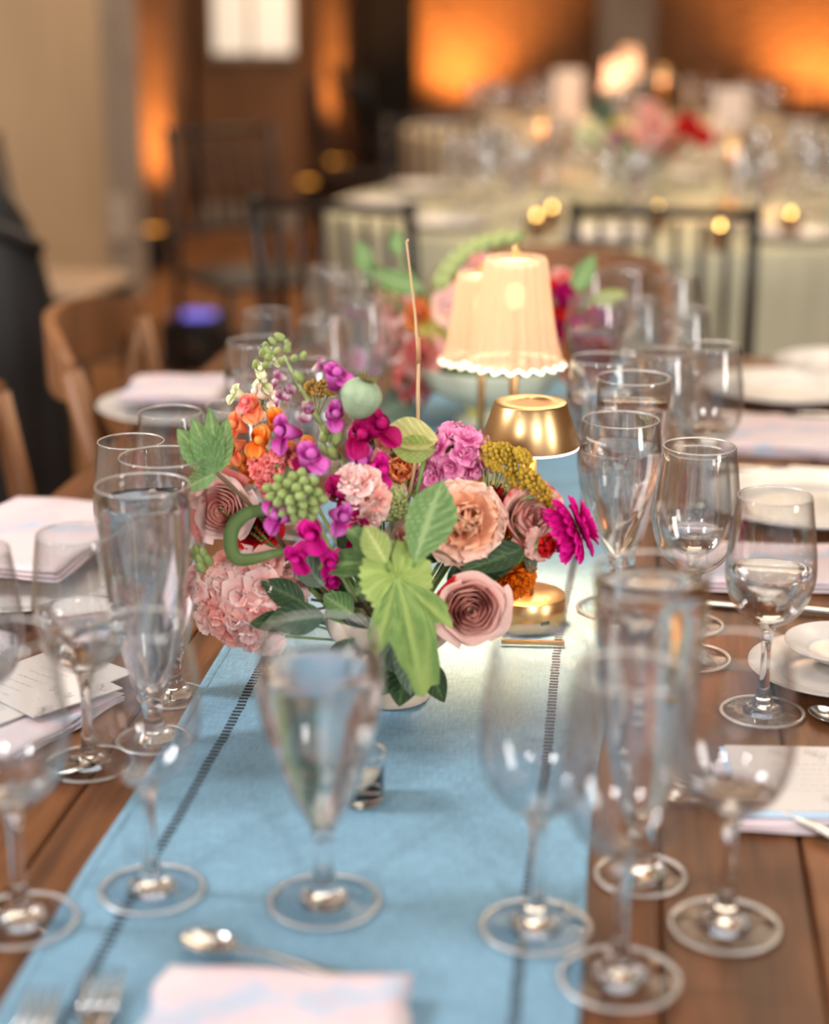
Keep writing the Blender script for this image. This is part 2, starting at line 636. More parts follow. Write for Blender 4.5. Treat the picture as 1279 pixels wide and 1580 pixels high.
for hx in (-0.326, -0.0605):
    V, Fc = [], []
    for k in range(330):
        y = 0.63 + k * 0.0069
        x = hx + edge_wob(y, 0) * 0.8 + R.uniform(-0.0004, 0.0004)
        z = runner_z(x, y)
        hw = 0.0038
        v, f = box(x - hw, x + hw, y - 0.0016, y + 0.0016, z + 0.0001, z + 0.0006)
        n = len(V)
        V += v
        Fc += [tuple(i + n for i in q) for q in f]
    ob('hemstitch', mesh('hemstitch', V, Fc, M_STITCH_GAP, False), rn, kind='stuff')  # only the dark bars for the shaded holes, not thread
# hem folds
for ex, s in ((-0.370, 0), (-0.018, 2)):
    pts = [(ex + edge_wob(y, s) + (0.004 if s == 0 else -0.004), y, 0.0008) for y in [0.62 + i * 2.3 / 60 for i in range(61)]]
    V, Fc = [], []
    for p in pts:
        z = runner_z(p[0], p[1])
        V += [(p[0] - 0.004, p[1], z + 0.0002), (p[0] - 0.003, p[1], z + 0.0009), (p[0] + 0.003, p[1], z + 0.0009), (p[0] + 0.004, p[1], z + 0.0002)]
    for j in range(60):
        for i in range(3):
            k = j * 4 + i
            Fc.append((k, k + 1, k + 5, k + 4))
    ob('hem', mesh('hem', V, Fc, M_LINEN), rn)

# ------------------------------------------------------------------ glasses


def sm(pr, n=4):
    """Catmull-Rom through a profile"""
    out = []
    P = [Vector(p) for p in pr]
    for i in range(len(P) - 1):
        a, b, c, d = P[max(i - 1, 0)], P[i], P[i + 1], P[min(i + 2, len(P) - 1)]
        for k in range(n):
            t = k / n
            q = 0.5 * ((2 * b) + (c - a) * t + (2 * a - 5 * b + 4 * c - d) * t * t + (3 * b - a - 3 * c + d) * t ** 3)
            out.append((max(q.x, 0.0002), q.y))
    out.append(tuple(P[-1]))
    return out


KINDS = {
    # foot r, stem profile, bowl outer profile (r, z)
    'wine': dict(foot=0.0350, stem=[(0.0350, 0.0008), (0.0345, 0.0022), (0.018, 0.0038), (0.0145, 0.0066), (0.0095, 0.0105), (0.0056, 0.020), (0.0042, 0.040), (0.0044, 0.062), (0.0068, 0.0765), (0.0085, 0.080)],
                 bowl=[(0.0015, 0.0785), (0.009, 0.0802), (0.021, 0.0875), (0.0315, 0.101), (0.0372, 0.119), (0.0378, 0.134), (0.0352, 0.160), (0.0310, 0.192)]),
    'goblet': dict(foot=0.0370, stem=[(0.0370, 0.0008), (0.0365, 0.0026), (0.019, 0.0042), (0.0150, 0.0072), (0.0105, 0.0110), (0.0078, 0.019), (0.0060, 0.030), (0.0062, 0.044), (0.0085, 0.054)],
                   bowl=[(0.0015, 0.052), (0.0085, 0.0545), (0.0165, 0.068), (0.0270, 0.092), (0.0362, 0.120), (0.0412, 0.148), (0.0408, 0.168), (0.0370, 0.192)]),
    'pilsner': dict(foot=0.0300, stem=[(0.0300, 0.0008), (0.0295, 0.0030), (0.019, 0.0050), (0.0150, 0.0080), (0.0098, 0.014), (0.0078, 0.024), (0.0098, 0.036), (0.0130, 0.045)],
                    bowl=[(0.0015, 0.042), (0.012, 0.044), (0.0178, 0.058), (0.0262, 0.095), (0.0322, 0.135), (0.0360, 0.175), (0.0372, 0.216)]),
}
GM = {}


def glass_meshes(kind, level, seg):
    key = (kind, level, seg)
    if key in GM:
        return GM[key]
    K = KINDS[kind]
    st = sm(K['stem'], 3)
    ft_ = K['foot']
    st_f = [q_ for q_ in st if q_[0] > 0.0165 and q_[1] < 0.012]
    st_s = [q_ for q_ in st if q_ not in st_f]
    fv = lathe([(0.0165, 0.0002), (ft_ * 0.98, 0.0003)] + st_f + [st_s[0]], seg, False)
    sv = lathe([(0.0005, 0.0002), (0.0155, 0.0003), (0.0160, 0.0012), (st_s[0][0] + 0.001, st_s[0][1] - 0.0008)] + st_s + [(0.0005, st[-1][1] + 0.0008)], seg, False)
    # rolled edge of the foot
    ev = lathe([(ft_ - 0.0004 + 0.0019 * math.cos(a_ * math.pi / 4), 0.0013 + 0.0011 * math.sin(a_ * math.pi / 4)) for a_ in range(9)], seg, False)
    bp = sm(K['bowl'], 4)
    outer = bp
    inner = [(max(r - (0.0011 + 0.0012 * smoothstep(0.03, 0, z - bp[0][1])), 0.0004), z + 0.0022 * smoothstep(0.03, 0, z - bp[0][1])) for r, z in bp]
    top = [(bp[-1][0] - 0.0002, bp[-1][1] + 0.0006), (bp[-1][0] - 0.0009, bp[-1][1] + 0.0006)]
    bv_ = lathe([(0.0004, bp[0][1])] + outer[1:] + top + list(reversed(inner)), seg, False)
    res = dict(stem=mesh('stem', *sv, GLASS), foot=mesh('foot', *fv, GLASS_FOOT), edge=mesh('foot_edge', *ev, GLASS_EDGE), bowl=mesh('bowl', *bv_, GLASS_THIN))
    if level:
        pr = []
        for r, z in inner:
            if z < level:
                pr.append((max(r - 0.0004, 0.0003), z + 0.0003))
        # last ring at the level
        for (r0, z0_), (r1, z1_) in zip(inner, inner[1:]):
            if z0_ < level <= z1_:
                rr = r0 + (r1 - r0) * (level - z0_) / (z1_ - z0_)
                pr.append((rr - 0.0004, level))
                pr.append((rr - 0.0012, level - 0.0004))
        pr.append((0.0003, level - 0.0004))
        res['water'] = mesh('water', *lathe(pr, seg, False), WATER)
    # rim: the rounded fire-polished lip
    rr, rz_ = bp[-1]
    res['rim'] = mesh('rim', *lathe([(rr - 0.0013, rz_ + 0.0004), (rr - 0.0008, rz_ - 0.0001), (rr - 0.0002, rz_ + 0.0002), (rr, rz_ + 0.0009), (rr - 0.0005, rz_ + 0.0014), (rr - 0.0011, rz_ + 0.0011), (rr - 0.0013, rz_ + 0.0004)], seg, False), GLASS_EDGE)
    GM[key] = res
    return res


def glass(kind, px, py, label, by='foot', level=0, scale=1.0, seg=56, group=None, p=None, lift=0.0, full=True):
    h = KINDS[kind]['bowl'][-1][1] * scale
    if p is None:
        p = on(px, py, TZ) if by == 'foot' else on(px, py, TZ + h)
    onrun = abs(p.x + 0.194) < 0.20
    z = TZ + (0.0042 if onrun else 0.0002)
    name = {'wine': 'wine_glass', 'goblet': 'water_goblet', 'pilsner': 'pilsner_glass'}[kind]
    t = thing(name, label, 'glass', (p[0], p[1], z + lift), group, R.uniform(0, 6))
    t.scale = (scale,) * 3
    gm = glass_meshes(kind, level, seg)
    ob('bowl', gm['bowl'], t)
    ob('stem', gm['stem'], t)
    ob('foot_edge', gm['edge'], ob('foot', gm['foot'], t))
    ob('rim', gm['rim'], t)
    if level:
        ob('water', gm['water'], t)
    return t


# foreground
glass('wine', 33, 1430, 'wine glass cut by the left edge, its foot on bare wood beside the runner corner', level=0.100, scale=1.04)
glass('wine', -22, 1215, 'wine glass with only its right half in view at the left edge', level=0.118)
glass('wine', 138, 1180, 'half-full wine glass in front of the left plate, foot on the wood', level=0.130, scale=1.0)
glass('pilsner', 238, 1150, 'tall tapered glass filled with water at the left edge of the runner', level=0.204)
glass('wine', 235, 1382, 'empty wine glass standing on the left hemstitch of the blue runner')
glass('goblet', 500, 1400, 'full water goblet standing alone in the middle of the blue runner', level=0.168)
glass('wine', 826, 1440, 'empty wine glass on the right hemstitch of the blue runner', scale=1.02)
glass('wine', 955, 1520, 'wine glass nearest the viewer, foot half on the right runner edge', scale=1.06)
glass('wine', 1118, 1430, 'wine glass on bare planks to the right of the runner, front right corner', level=0.096, scale=1.02)
glass('pilsner', 988, 1352, 'tall tapered glass brim-full of water at the right edge of the runner', level=0.206, scale=1.04)
glass('wine', 1176, 1100, 'part-filled wine glass beside the small right-hand bread plate', level=0.127)
glass('wine', 1065, 965, 'shorter wine glass behind the brim-full tall glass on the right', level=0.108, scale=0.9)
# right, beside and behind the brass lamp
glass('goblet', 958, 655, 'large water goblet directly right of the brass dome lamp', by='rim', level=0.166)
glass('wine', 1080, 690, 'round-bowled wine glass right of the large goblet by the brass lamp', by='rim', scale=1.05)
glass('wine', 1098, 535, 'wine glass beside the farther right dinner plate', by='rim', level=0.1, scale=1.05)
glass('pilsner', 978, 590, 'tall tapered glass behind the large goblet right of the lamp', by='rim', level=0.19)
glass('wine', 1026, 545, 'wine glass in the right cluster, just left of the one by the far plate', by='rim')
glass('goblet', 932, 560, 'water goblet in the right cluster next to the orange flowers', by='rim', level=0.15)
glass('wine', 1058, 480, 'wine glass on the right, behind the one by the far plate', by='rim')
glass('wine', 985, 470, 'wine glass in the middle of the far right cluster', by='rim', level=0.1)
glass('goblet', 920, 468, 'water goblet behind the red flowers of the far arrangement', by='rim', level=0.15)
glass('wine', 1040, 428, 'farthest right wine glass at the table end', by='rim')
glass('wine', 970, 420, 'wine glass at the table end, second from the right', by='rim')
glass('wine', 905, 425, 'wine glass at the table end just right of the pleated lamp', by='rim')
# left
glass('wine', 202, 682, 'wine glass nearest the wooden chairs on the left', by='rim', level=0.11)
glass('pilsner', 251, 706, 'tall tapered glass between two wine glasses left of the mint sprig', by='rim', level=0.18)
glass('wine', 263, 637, 'wine glass behind the tall glass left of the mint sprig', by='rim')
glass('wine', 365, 628, 'wine glass half hidden by the orange snapdragon', by='rim', level=0.1)
glass('goblet', 398, 528, 'water goblet behind the cream snapdragon buds', by='rim', level=0.155)
glass('wine', 412, 482, 'wine glass behind the goblet on the far left side', by='rim')
glass('wine', 500, 495, 'wine glass behind the tip of the purple flower spike', by='rim', level=0.1)
glass('goblet', 470, 568, 'water goblet between the purple flower spike and the far arrangement', by='rim', level=0.16)
glass('wine', 505, 415, 'farthest left wine glass at the table end', by='rim')
glass('wine', 560, 470, 'wine glass left of the far arrangement', by='rim')
glass('pilsner', 545, 435, 'tall tapered glass at the table end on the left', by='rim', level=0.17)
# low votive tumbler in front of the vase
pv = on(556, 1242)
vt = thing('votive_cup', 'small clear votive cup on the runner behind the middle goblet', 'votive', (pv.x, pv.y, TZ + 0.0042))
ob('cup', mesh('cup', *lathe([(0.0004, 0.0002), (0.0165, 0.0002), (0.018, 0.002), (0.019, 0.040), (0.0198, 0.0405), (0.0202, 0.040), (0.0185, 0.038), (0.0172, 0.006), (0.0004, 0.005)], 40, False), GLASS), vt)
ob('candle', mesh('candle', *lathe([(0.0004, 0.0056), (0.0160, 0.0062), (0.0168, 0.024), (0.0004, 0.028)], 30, False), mat('wax', (232, 222, 205), 0.5, sss=0.2)), vt)
ob('wick', mesh('wick', *tube([(0, 0, 0.028), (0.0005, 0, 0.036)], 0.0007, 6), M_BLACK), vt)

# ------------------------------------------------------------------ lamps
M_LED = mat('lit diffuser', (255, 240, 210), 0.5, emis=(255, 232, 190), estr=3.2)
M_RIMLED = mat('glowing rim', (255, 246, 228), 0.5, emis=(255, 240, 212), estr=1.8)
M_PORT = mat('dark port', (28, 22, 18), 0.4)


def dome_lamp(label, loc, power=2.3, s=1.0, group=None, seg=64):
    t = thing('table_lamp', label, 'lamp', loc, group)
    t.scale = (s,) * 3
    ob('base', mesh('base', *lathe([(0.0005, 0.0), (0.0364, 0.0), (0.0372, 0.0008), (0.0372, 0.0295), (0.0364, 0.0303), (0.0005, 0.0304)], seg, False), BRASS), t)
    ob('stem', mesh('stem', *lathe([(0.0068, 0.030), (0.0065, 0.19)], 24), BRASS), t)
    ob('charging_port', mesh('charging_port', *box(-0.0045, 0.0045, -0.0378, -0.0365, 0.010, 0.0135), M_PORT, False), t, RZ(rad(32)))
    sh = lathe([(0.0450, 0.1790), (0.0466, 0.1787), (0.0468, 0.1797), (0.0345, 0.2180), (0.0336, 0.2192), (0.0322, 0.2196), (0.0005, 0.2222), (0.0005, 0.2205), (0.031, 0.2180), (0.0330, 0.2165), (0.0450, 0.1790)], seg, False)
    ob('lamp_shade', mesh('lamp_shade', *sh, BRASS), t)
    ob('diffuser', mesh('diffuser', *lathe([(0.0005, 0.2168), (0.0270, 0.2168), (0.0270, 0.2188), (0.0005, 0.2188)], 40, False), M_LED), t)
    ob('light_ring', mesh('light_ring', *lathe([(0.0425, 0.1796), (0.0446, 0.1796), (0.0466, 0.1786), (0.0462, 0.1762), (0.0430, 0.1762), (0.0425, 0.1796)], seg, False), M_RIMLED), t)
    l = bpy.data.lights.new('lamp_light', 'AREA')
    l.shape = 'DISK'
    l.size, l.energy, l.color = 0.045, power, (1.0, 0.53, 0.24)
    lo = bpy.data.objects.new('lamp_light', l)
    sc.collection.objects.link(lo)
    lo.parent = t
    lo.location = (0, 0, 0.215)
    return t


lp = on(812, 968)
dome_lamp('small brushed brass dome lamp on a round brass base behind the bouquet', (lp.x, lp.y, TZ + 0.0045), 3.1)

# pleated lamp
M_SHADE = mat('pleated glass shade', (246, 206, 164), 0.3, emis=(255, 205, 140), estr=0.0)
nt = M_SHADE.node_tree
tr = nt.nodes.new('ShaderNodeBsdfTranslucent')
tr.inputs[0].default_value = (1, 0.80, 0.66, 1)
tp = nt.nodes.new('ShaderNodeBsdfTransparent')
tp.inputs[0].default_value = (1, 0.9, 0.75, 1)
m1 = nt.nodes.new('ShaderNodeMixShader')
m1.inputs[0].default_value = 0.45
m2 = nt.nodes.new('ShaderNodeMixShader')
m2.inputs[0].default_value = 0.18
nt.links.new(nt.nodes['Principled BSDF'].outputs[0], m1.inputs[1])
nt.links.new(tr.outputs[0], m1.inputs[2])
nt.links.new(m1.outputs[0], m2.inputs[1])
nt.links.new(tp.outputs[0], m2.inputs[2])
nt.links.new(m2.outputs[0], nt.nodes['Material Output'].inputs[0])
M_BULB = mat('frosted bulb', (255, 240, 214), 0.5, emis=(255, 226, 180), estr=1.1)
M_SRIM = mat('lit shade rim', (255, 244, 220), 0.4, emis=(255, 236, 200), estr=2.2)
PH = 20


def shade_geo(pr, seg=160):
    def wb_(r, z, a, j):
        u = smoothstep(pr[-1][1], pr[0][1], z)
        return r * (1 + (0.028 + 0.035 * u) * math.cos(a * PH))
    V, Fc = lathe(pr, seg, False, wb_)
    V = [(x, y, z - 0.0035 * smoothstep(pr[-1][1], pr[0][1], z) ** 6 * (1 + math.cos(math.atan2(y, x) * PH)) * 0.5) for x, y, z in V]
    return V, Fc


def pleated_lamp(label, loc, power=2.0, s=1.0, rz=0.0):
    t = thing('pleated_lamp', label, 'lamp', loc, None, rz)
    t.scale = (s,) * 3
    ob('base', mesh('base', *lathe([(0.0005, 0), (0.048, 0), (0.049, 0.002), (0.049, 0.010), (0.046, 0.013), (0.0005, 0.014)], 48, False), BRASS), t)
    ob('stem', mesh('stem', *lathe([(0.006, 0.013), (0.005, 0.275)], 20), BRASS), t)
    pr = [(0.0545, 0.188), (0.0505, 0.198), (0.0455, 0.215), (0.0415, 0.24), (0.038, 0.27), (0.0345, 0.300), (0.0315, 0.306)]
    V, Fc = shade_geo(sm(pr, 3))
    sh = ob('lamp_shade', mesh('lamp_shade', V, Fc, M_SHADE), t)
    # scalloped lit rim follows the lowest ring
    pts = [Vector(V[i]) for i in range(160)]
    Vr, Fr = [], []
    for p in pts:
        n = Vector((p.x, p.y, 0)).normalized()
        for k in range(6):
            a = 2 * math.pi * k / 6
            Vr.append(p + n * 0.0014 * math.cos(a) + Vector((0, 0, 1)) * 0.0016 * math.sin(a))
    for i in range(160):
        for k in range(6):
            Fr.append((i * 6 + k, i * 6 + (k + 1) % 6, ((i + 1) % 160) * 6 + (k + 1) % 6, ((i + 1) % 160) * 6 + k))
    ob('scalloped_rim', mesh('scalloped_rim', Vr, Fr, M_SRIM), sh)
    ob('cap', mesh('cap', *lathe([(0.0005, 0.3), (0.026, 0.3), (0.027, 0.297), (0.0005, 0.297)], 32, False), M_BULB), t)
    ob('bulb', mesh('bulb', *sph(0.012, (0, 0, 0.262), 14, 10, 1.3), M_BULB), t)
    ob('finial', mesh('finial', *lathe(sm([(0.004, 0.306), (0.0045, 0.309), (0.006, 0.313), (0.004, 0.318), (0.001, 0.320)], 2), 16), BRASS), t)
    l = bpy.data.lights.new('lamp_light', 'POINT')
    l.energy, l.color, l.shadow_soft_size = power, (1.0, 0.60, 0.44), 0.012
    lo = bpy.data.objects.new('lamp_light', l)
    sc.collection.objects.link(lo)
    lo.parent = t
    lo.location = (0, 0, 0.225)
    return t


q = at(793, 575, 1.93)
pleated_lamp('gold lamp with a glowing pleated scalloped shade behind the brass dome lamp', (q.x, 1.93, TZ + 0.0045), 0.062)
q = at(743, 575, 2.05)  # smaller lamp stands in for the doubled outline beside the first
pleated_lamp('smaller copy of the pleated lamp, doubling its outline behind the first one', (q.x, 2.05, TZ + 0.0045), 0.05, 0.88, rz=0.2)

# ------------------------------------------------------------------ tableware
PLATES = {}


def plate(label, loc, r=0.13, h=0.018, group=None, name='dinner_plate'):
    k = (r, h)
    if k not in PLATES:
        pr = sm([(0.0006, 0.003), (r * 0.55, 0.003), (r * 0.62, 0.005), (r * 0.72, h * 0.6), (r * 0.97, h), (r, h + 0.001), (r * 0.985, h - 0.002), (r * 0.7, h * 0.3), (r * 0.6, 0.0), (r * 0.55, 0.0), (0.0006, 0.0008)], 3)
        foot_ = lathe([(r * 0.56, 0.0), (r * 0.60, 0.0), (r * 0.60, 0.002), (r * 0.56, 0.002)], 56, False)
        PLATES[k] = (mesh('plate_body', *lathe(pr, 64, False), PORC), mesh('foot_ring', *foot_, PORC))
    t = thing(name, label, 'plate', loc, group, 0, PLATES[k][0])
    ob('foot_ring', PLATES[k][1], t)
    return t


M_NAPKIN = mat('watercolour napkin', (204, 192, 195), 0.8, col2=(188, 174, 186), nscale=11, bump=0.3, bscale=300)
nt = M_NAPKIN.node_tree
rp = [n for n in nt.nodes if n.type == 'VALTORGB'][0]
rp.color_ramp.elements[0].position = 0.32
rp.color_ramp.elements[1].position = 0.55
e = rp.color_ramp.elements.new(0.40)
e.color = (*lin((172, 182, 198)), 1)
e = rp.color_ramp.elements.new(0.47)
e.color = (*lin((208, 184, 188)), 1)


def napkin(label, loc, lx, ly, h=0.012, rz=0.0, group=None):
    """cloth folded in three soft layers"""
    t = thing('napkin', label, 'napkin', loc, group, rz)
    for k in range(3):
        V, Fc = [], []
        n = 14
        z0_ = k * h / 3
        for side in (0, 1):
            for j in range(n + 1):
                for i in range(n + 1):
                    u, v = i / n * 2 - 1, j / n * 2 - 1
                    e_ = (1 - abs(u) ** 8) * (1 - abs(v) ** 8)
                    zz = z0_ + h / 6 + (1 if side else -1) * h / 6.2 * (0.25 + 0.75 * e_) + 0.0009 * math.sin(u * 5 + k * 2) * math.cos(v * 4 + k) * (side or 0)
                    V.append((u * lx / 2 * (1 - 0.02 * k) + 0.002 * math.sin(v * 6 + k), v * ly / 2 * (1 - 0.02 * k) + 0.002 * math.sin(u * 5 + k), zz))
        m_ = (n + 1) ** 2
        for s_ in (0, 1):
            for j in range(n):
                for i in range(n):
                    a = s_ * m_ + j * (n + 1) + i
                    q_ = (a, a + 1, a + n + 2, a + n + 1)
                    Fc.append(q_ if s_ else tuple(reversed(q_)))
        ring = [i for i in range(n + 1)] + [j * (n + 1) + n for j in range(1, n + 1)] + [n * (n + 1) + i for i in range(n - 1, -1, -1)] + [j * (n + 1) for j in range(n - 1, 0, -1)]
        for a, b in zip(ring, ring[1:] + ring[:1]):
            Fc.append((a, b, b + m_, a + m_))
        ob('fold', mesh('fold', V, Fc, M_NAPKIN), t)
    return t


M_CARD = mat('card stock', (204, 196, 190), 0.7)
M_INK = mat('grey ink', (120, 112, 116), 0.8)
M_CARDBLUE = mat('pale blue card edge', (176, 200, 222), 0.7)


def card(label, loc, lx, ly, rz, seed, name='menu_card', lines=True, blue=False):
    t = thing(name, label, 'card', loc, None, rz)
    ob('sheet', mesh('sheet', *box(-lx / 2, lx / 2, -ly / 2, ly / 2, 0, 0.0012), M_CARD, False), t)
    if blue:
        ob('backing', mesh('backing', *box(-lx / 2 - 0.004, lx / 2 + 0.004, -ly / 2 - 0.008, ly / 2, -0.0014, -0.0002), M_CARDBLUE, False), t)
    rr = random.Random(seed)
    V, Fc = [], []

    def strip(pts, wd):
        for (x0, y0), (x1, y1) in zip(pts, pts[1:]):
            d = Vector((x1 - x0, y1 - y0, 0))
            if d.length < 1e-6:
                continue
            nrm = Vector((-d.y, d.x, 0)).normalized() * wd
            k = len(V)
            for (x, y) in ((x0, y0), (x1, y1)):
                V.append((x - nrm.x, y - nrm.y, 0.0013))
                V.append((x + nrm.x, y + nrm.y, 0.0013))
            Fc.append((k, k + 2, k + 3, k + 1))
    # botanical border: a curling stalk with leaf loops
    for b in range(3):
        cx_, cy_ = rr.uniform(-0.4, 0.4) * lx, rr.choice((-0.36, 0.36)) * ly
        st_ = [(cx_ + 0.018 * i / 6, cy_ + 0.004 * math.sin(i)) for i in range(7)]
        strip(st_, 0.00025)
        for i in range(1, 6):
            sx_, sy_ = st_[i]
            sd = 1 if i % 2 else -1
            strip([(sx_ + 0.0045 * math.sin(a * math.pi / 4) * 0.5 + 0.002 * math.sin(a * math.pi / 8), sy_ + sd * 0.008 * math.sin(a * math.pi / 8)) for a in range(9)], 0.00018)
    if lines:
        for ln in range(6):
            y = (0.2 - ln * 0.08) * ly
            x = -lx * 0.25
            while x < lx * 0.25:
                wdt = rr.uniform(0.003, 0.009)
                strip([(x + wdt * k / 6, y + 0.0007 * ((-1) ** k)) for k in range(7)], 0.00018)
                x += wdt + 0.002
    else:
        x = -lx * 0.3
        pts = []
        while x < lx * 0.3:
            pts.append((x, rr.uniform(-0.006, 0.008)))
            x += 0.0022
        strip(pts, 0.0003)
    ob('printing', mesh('printing', V, Fc, M_INK, False), t, kind='stuff')
    return t


def loft_strip(secs, th):
    """secs: (x, halfwidth, z) along x; flat bar of thickness th, slightly crowned"""
    V, Fc = [], []
    for x, hw, z in secs:
        V += [(x, -hw, z), (x, -hw * 0.5, z + th), (x, hw * 0.5, z + th), (x, hw, z), (x, 0, z - th * 0.3)]
    n = 5
    for j in range(len(secs) - 1):
        for i in range(n):
            k = (i + 1) % n
            Fc.append((j * n + i, j * n + k, (j + 1) * n + k, (j + 1) * n + i))
    Fc.append(tuple(reversed(range(n))))
    Fc.append(tuple((len(secs) - 1) * n + i for i in range(n)))
    return V, Fc


HANDLE = [(0.0, 0.0085, 0.004), (0.004, 0.0105, 0.004), (0.03, 0.0085, 0.005), (0.07, 0.0045, 0.008), (0.11, 0.0032, 0.010), (0.128, 0.0045, 0.007)]


def fork(label, loc, rz, group=None, L=1.0):
    t = thing('fork', label, 'fork', loc, group, rz)
    t.scale = (L,) * 3
    ob('handle', mesh('handle', *loft_strip(HANDLE + [(0.138, 0.009, 0.0045), (0.150, 0.0125, 0.0035), (0.158, 0.0128, 0.0035)], 0.002), STEEL), t)
    for k in range(4):
        y = -0.0108 + k * 0.0072
        ob('tine', mesh('tine', *tube([(0.157, y, 0.0042), (0.175, y, 0.0045), (0.192, y, 0.007), (0.203, y, 0.011)], [0.0021, 0.0019, 0.0015, 0.0006], 7), STEEL), t)
    return t


def spoon(label, loc, rz, group=None, L=1.0, flip=False):
    t = thing('spoon', label, 'spoon', loc, group, rz)
    t.scale = (L,) * 3
    ob('handle', mesh('handle', *loft_strip(HANDLE + [(0.136, 0.006, 0.005)], 0.002), STEEL), t)
    V, Fc = [], []
    nu, nv = 16, 24
    for side in (0, 1):
        for j in range(nu + 1):
            r = j / nu
            for i in range(nv):
                a = 2 * math.pi * i / nv
                x = 0.1655 + 0.0315 * r * math.cos(a)
                y = 0.0205 * r * math.sin(a) * (1 + 0.12 * math.cos(a))
                z = 0.0085 - 0.0085 * (1 - r * r) + (0.0012 if side else 0)
                V.append((x, y, z if not flip else 0.013 - z))
    m_ = (nu + 1) * nv
    for s_ in (0, 1):
        for j in range(nu):
            for i in range(nv):
                k = (i + 1) % nv
                q_ = (s_ * m_ + j * nv + i, s_ * m_ + j * nv + k, s_ * m_ + (j + 1) * nv + k, s_ * m_ + (j + 1) * nv + i)
                Fc.append(q_ if not s_ else tuple(reversed(q_)))
    for i in range(nv):
        k = (i + 1) % nv
        Fc.append((nu * nv + i, nu * nv + k, m_ + nu * nv + k, m_ + nu * nv + i))
    ob('spoon_bowl', mesh('spoon_bowl', V, Fc, STEEL), t)
    return t


def knife(label, loc, rz, group=None):
    t = thing('knife', label, 'knife', loc, group, rz)
    ob('handle', mesh('handle', *loft_strip([(0, 0.007, 0.002), (0.01, 0.009, 0.002), (0.08, 0.006, 0.003), (0.1, 0.005, 0.003)], 0.004), STEEL), t)
    ob('blade', mesh('blade', *loft_strip([(0.098, 0.006, 0.002), (0.12, 0.009, 0.0015), (0.18, 0.010, 0.001), (0.205, 0.007, 0.001), (0.215, 0.002, 0.001)], 0.0016), STEEL), t)
    return t


def P3(px, py, dz=0.0):
    p = on(px, py)
    return (p.x, p.y, TZ + 0.0006 + dz)


# place setting at the near end
a, b = on(548, 1532), on(330, 1478)
napkin('white and pink folded napkin on the near end of the runner', (on(445, 1545).x, on(445, 1545).y - 0.043, TZ + 0.0051), 0.155, 0.10, 0.016, rad(2))
spoon('steel teaspoon lying above the near napkin with its bowl to the left', (a.x, a.y, TZ + 0.006), math.atan2(b.y - a.y, b.x - a.x), L=0.62)
a, b = on(150, 1700), on(190, 1508)
fork('steel dinner fork at the bottom left, the higher of two', (a.x, a.y - 0.068, TZ + 0.005), math.atan2(b.y - a.y, b.x - a.x) - 0.02, L=0.9)
a, b = on(30, 1720), on(88, 1548)
fork('steel salad fork at the bottom left, the lower of two', (a.x, a.y - 0.066, TZ + 0.005), math.atan2(b.y - a.y, b.x - a.x) - 0.02, L=0.85)

# left settings
plate('large white plate under the folded napkin on the left', P3(40, 905), 0.135, 0.02)
napkin('pastel napkin folded on the left plate', (on(70, 880).x - 0.02, on(70, 880).y + 0.03, TZ + 0.0235), 0.17, 0.26, 0.012, rad(-6))
plate('white plate by the far wooden chair on the left', P3(285, 640), 0.125, 0.018)
napkin('folded napkin on the plate by the far wooden chair', (on(285, 628).x - 0.01, on(285, 628).y, TZ + 0.0225), 0.15, 0.16, 0.012, 0.1)
napkin('pastel napkin under the menu card at the left edge', P3(5, 1115), 0.13, 0.17, 0.009, rad(-20))
card('white menu card with grey botanical drawing on the left napkin', P3(50, 1075, 0.011), 0.10, 0.15, rad(-32), 3)
card('small place card with grey handwriting beside the left menu', P3(95, 1095, 0.0135), 0.055, 0.09, rad(-38), 5, 'place_card', False)
for (x0, y0), (x1, y1), lb, fn in (((150, 1050), (20, 1075), 'knife lying nearest the left plate', knife), ((140, 1185), (10, 1225), 'steel spoon below the left menu card', spoon)):
    a, b = on(x0, y0), on(x1, y1)
    fn(lb, (a.x, a.y, TZ + 0.001), math.atan2(b.y - a.y, b.x - a.x))

# right settings
plate('white bread plate at the right edge beside the part-filled wine glass', P3(1290, 1048), 0.078, 0.014, name='bread_plate')
plate('small white butter dish on the right bread plate', P3(1298, 1030, 0.0125), 0.052, 0.012, name='butter_dish')
plate('middle white dinner plate on the right side', P3(1245, 790), 0.125, 0.018)
plate('farthest white dinner plate on the right side', P3(1210, 612), 0.12, 0.018)
napkin('pale napkin between the middle and far right plates', P3(1210, 680), 0.17, 0.2, 0.014, rad(-4))
napkin('pale napkin in front of the middle right plate', P3(1195, 885), 0.20, 0.14, 0.014, rad(5))
napkin('folded napkin under the right menu card', P3(1275, 1235), 0.16, 0.12, 0.008, rad(4))
card('white menu card with botanical print at the right edge', P3(1262, 1222, 0.0105), 0.13, 0.115, rad(5), 11, blue=True)
plate('white plate at the far right corner of the farm table', P3(1300, 575), 0.11, 0.018)
a, b = on(1360, 1330), on(1160, 1255)
fork('steel fork lying in front of the right menu card', (a.x, a.y, TZ + 0.001), math.atan2(b.y - a.y, b.x - a.x), L=0.95)
a, b = on(1290, 1160), on(1210, 1085)
spoon('steel spoon beside the right bread plate', (a.x + 0.03, a.y - 0.03, TZ + 0.001), math.atan2(b.y - a.y, b.x - a.x), L=0.6)
a, b = on(1200, 1270), on(1082, 1246)
spoon('steel spoon end peeping out left of the right menu card', (a.x, a.y, TZ + 0.001), math.atan2(b.y - a.y, b.x - a.x), L=0.5)
a, b = on(1330, 955), on(1110, 935)
knife('knife below the pale napkin on the right', (a.x, a.y, TZ + 0.001), math.atan2(b.y - a.y, b.x - a.x))
a, b = on(1330, 735), on(1110, 722)
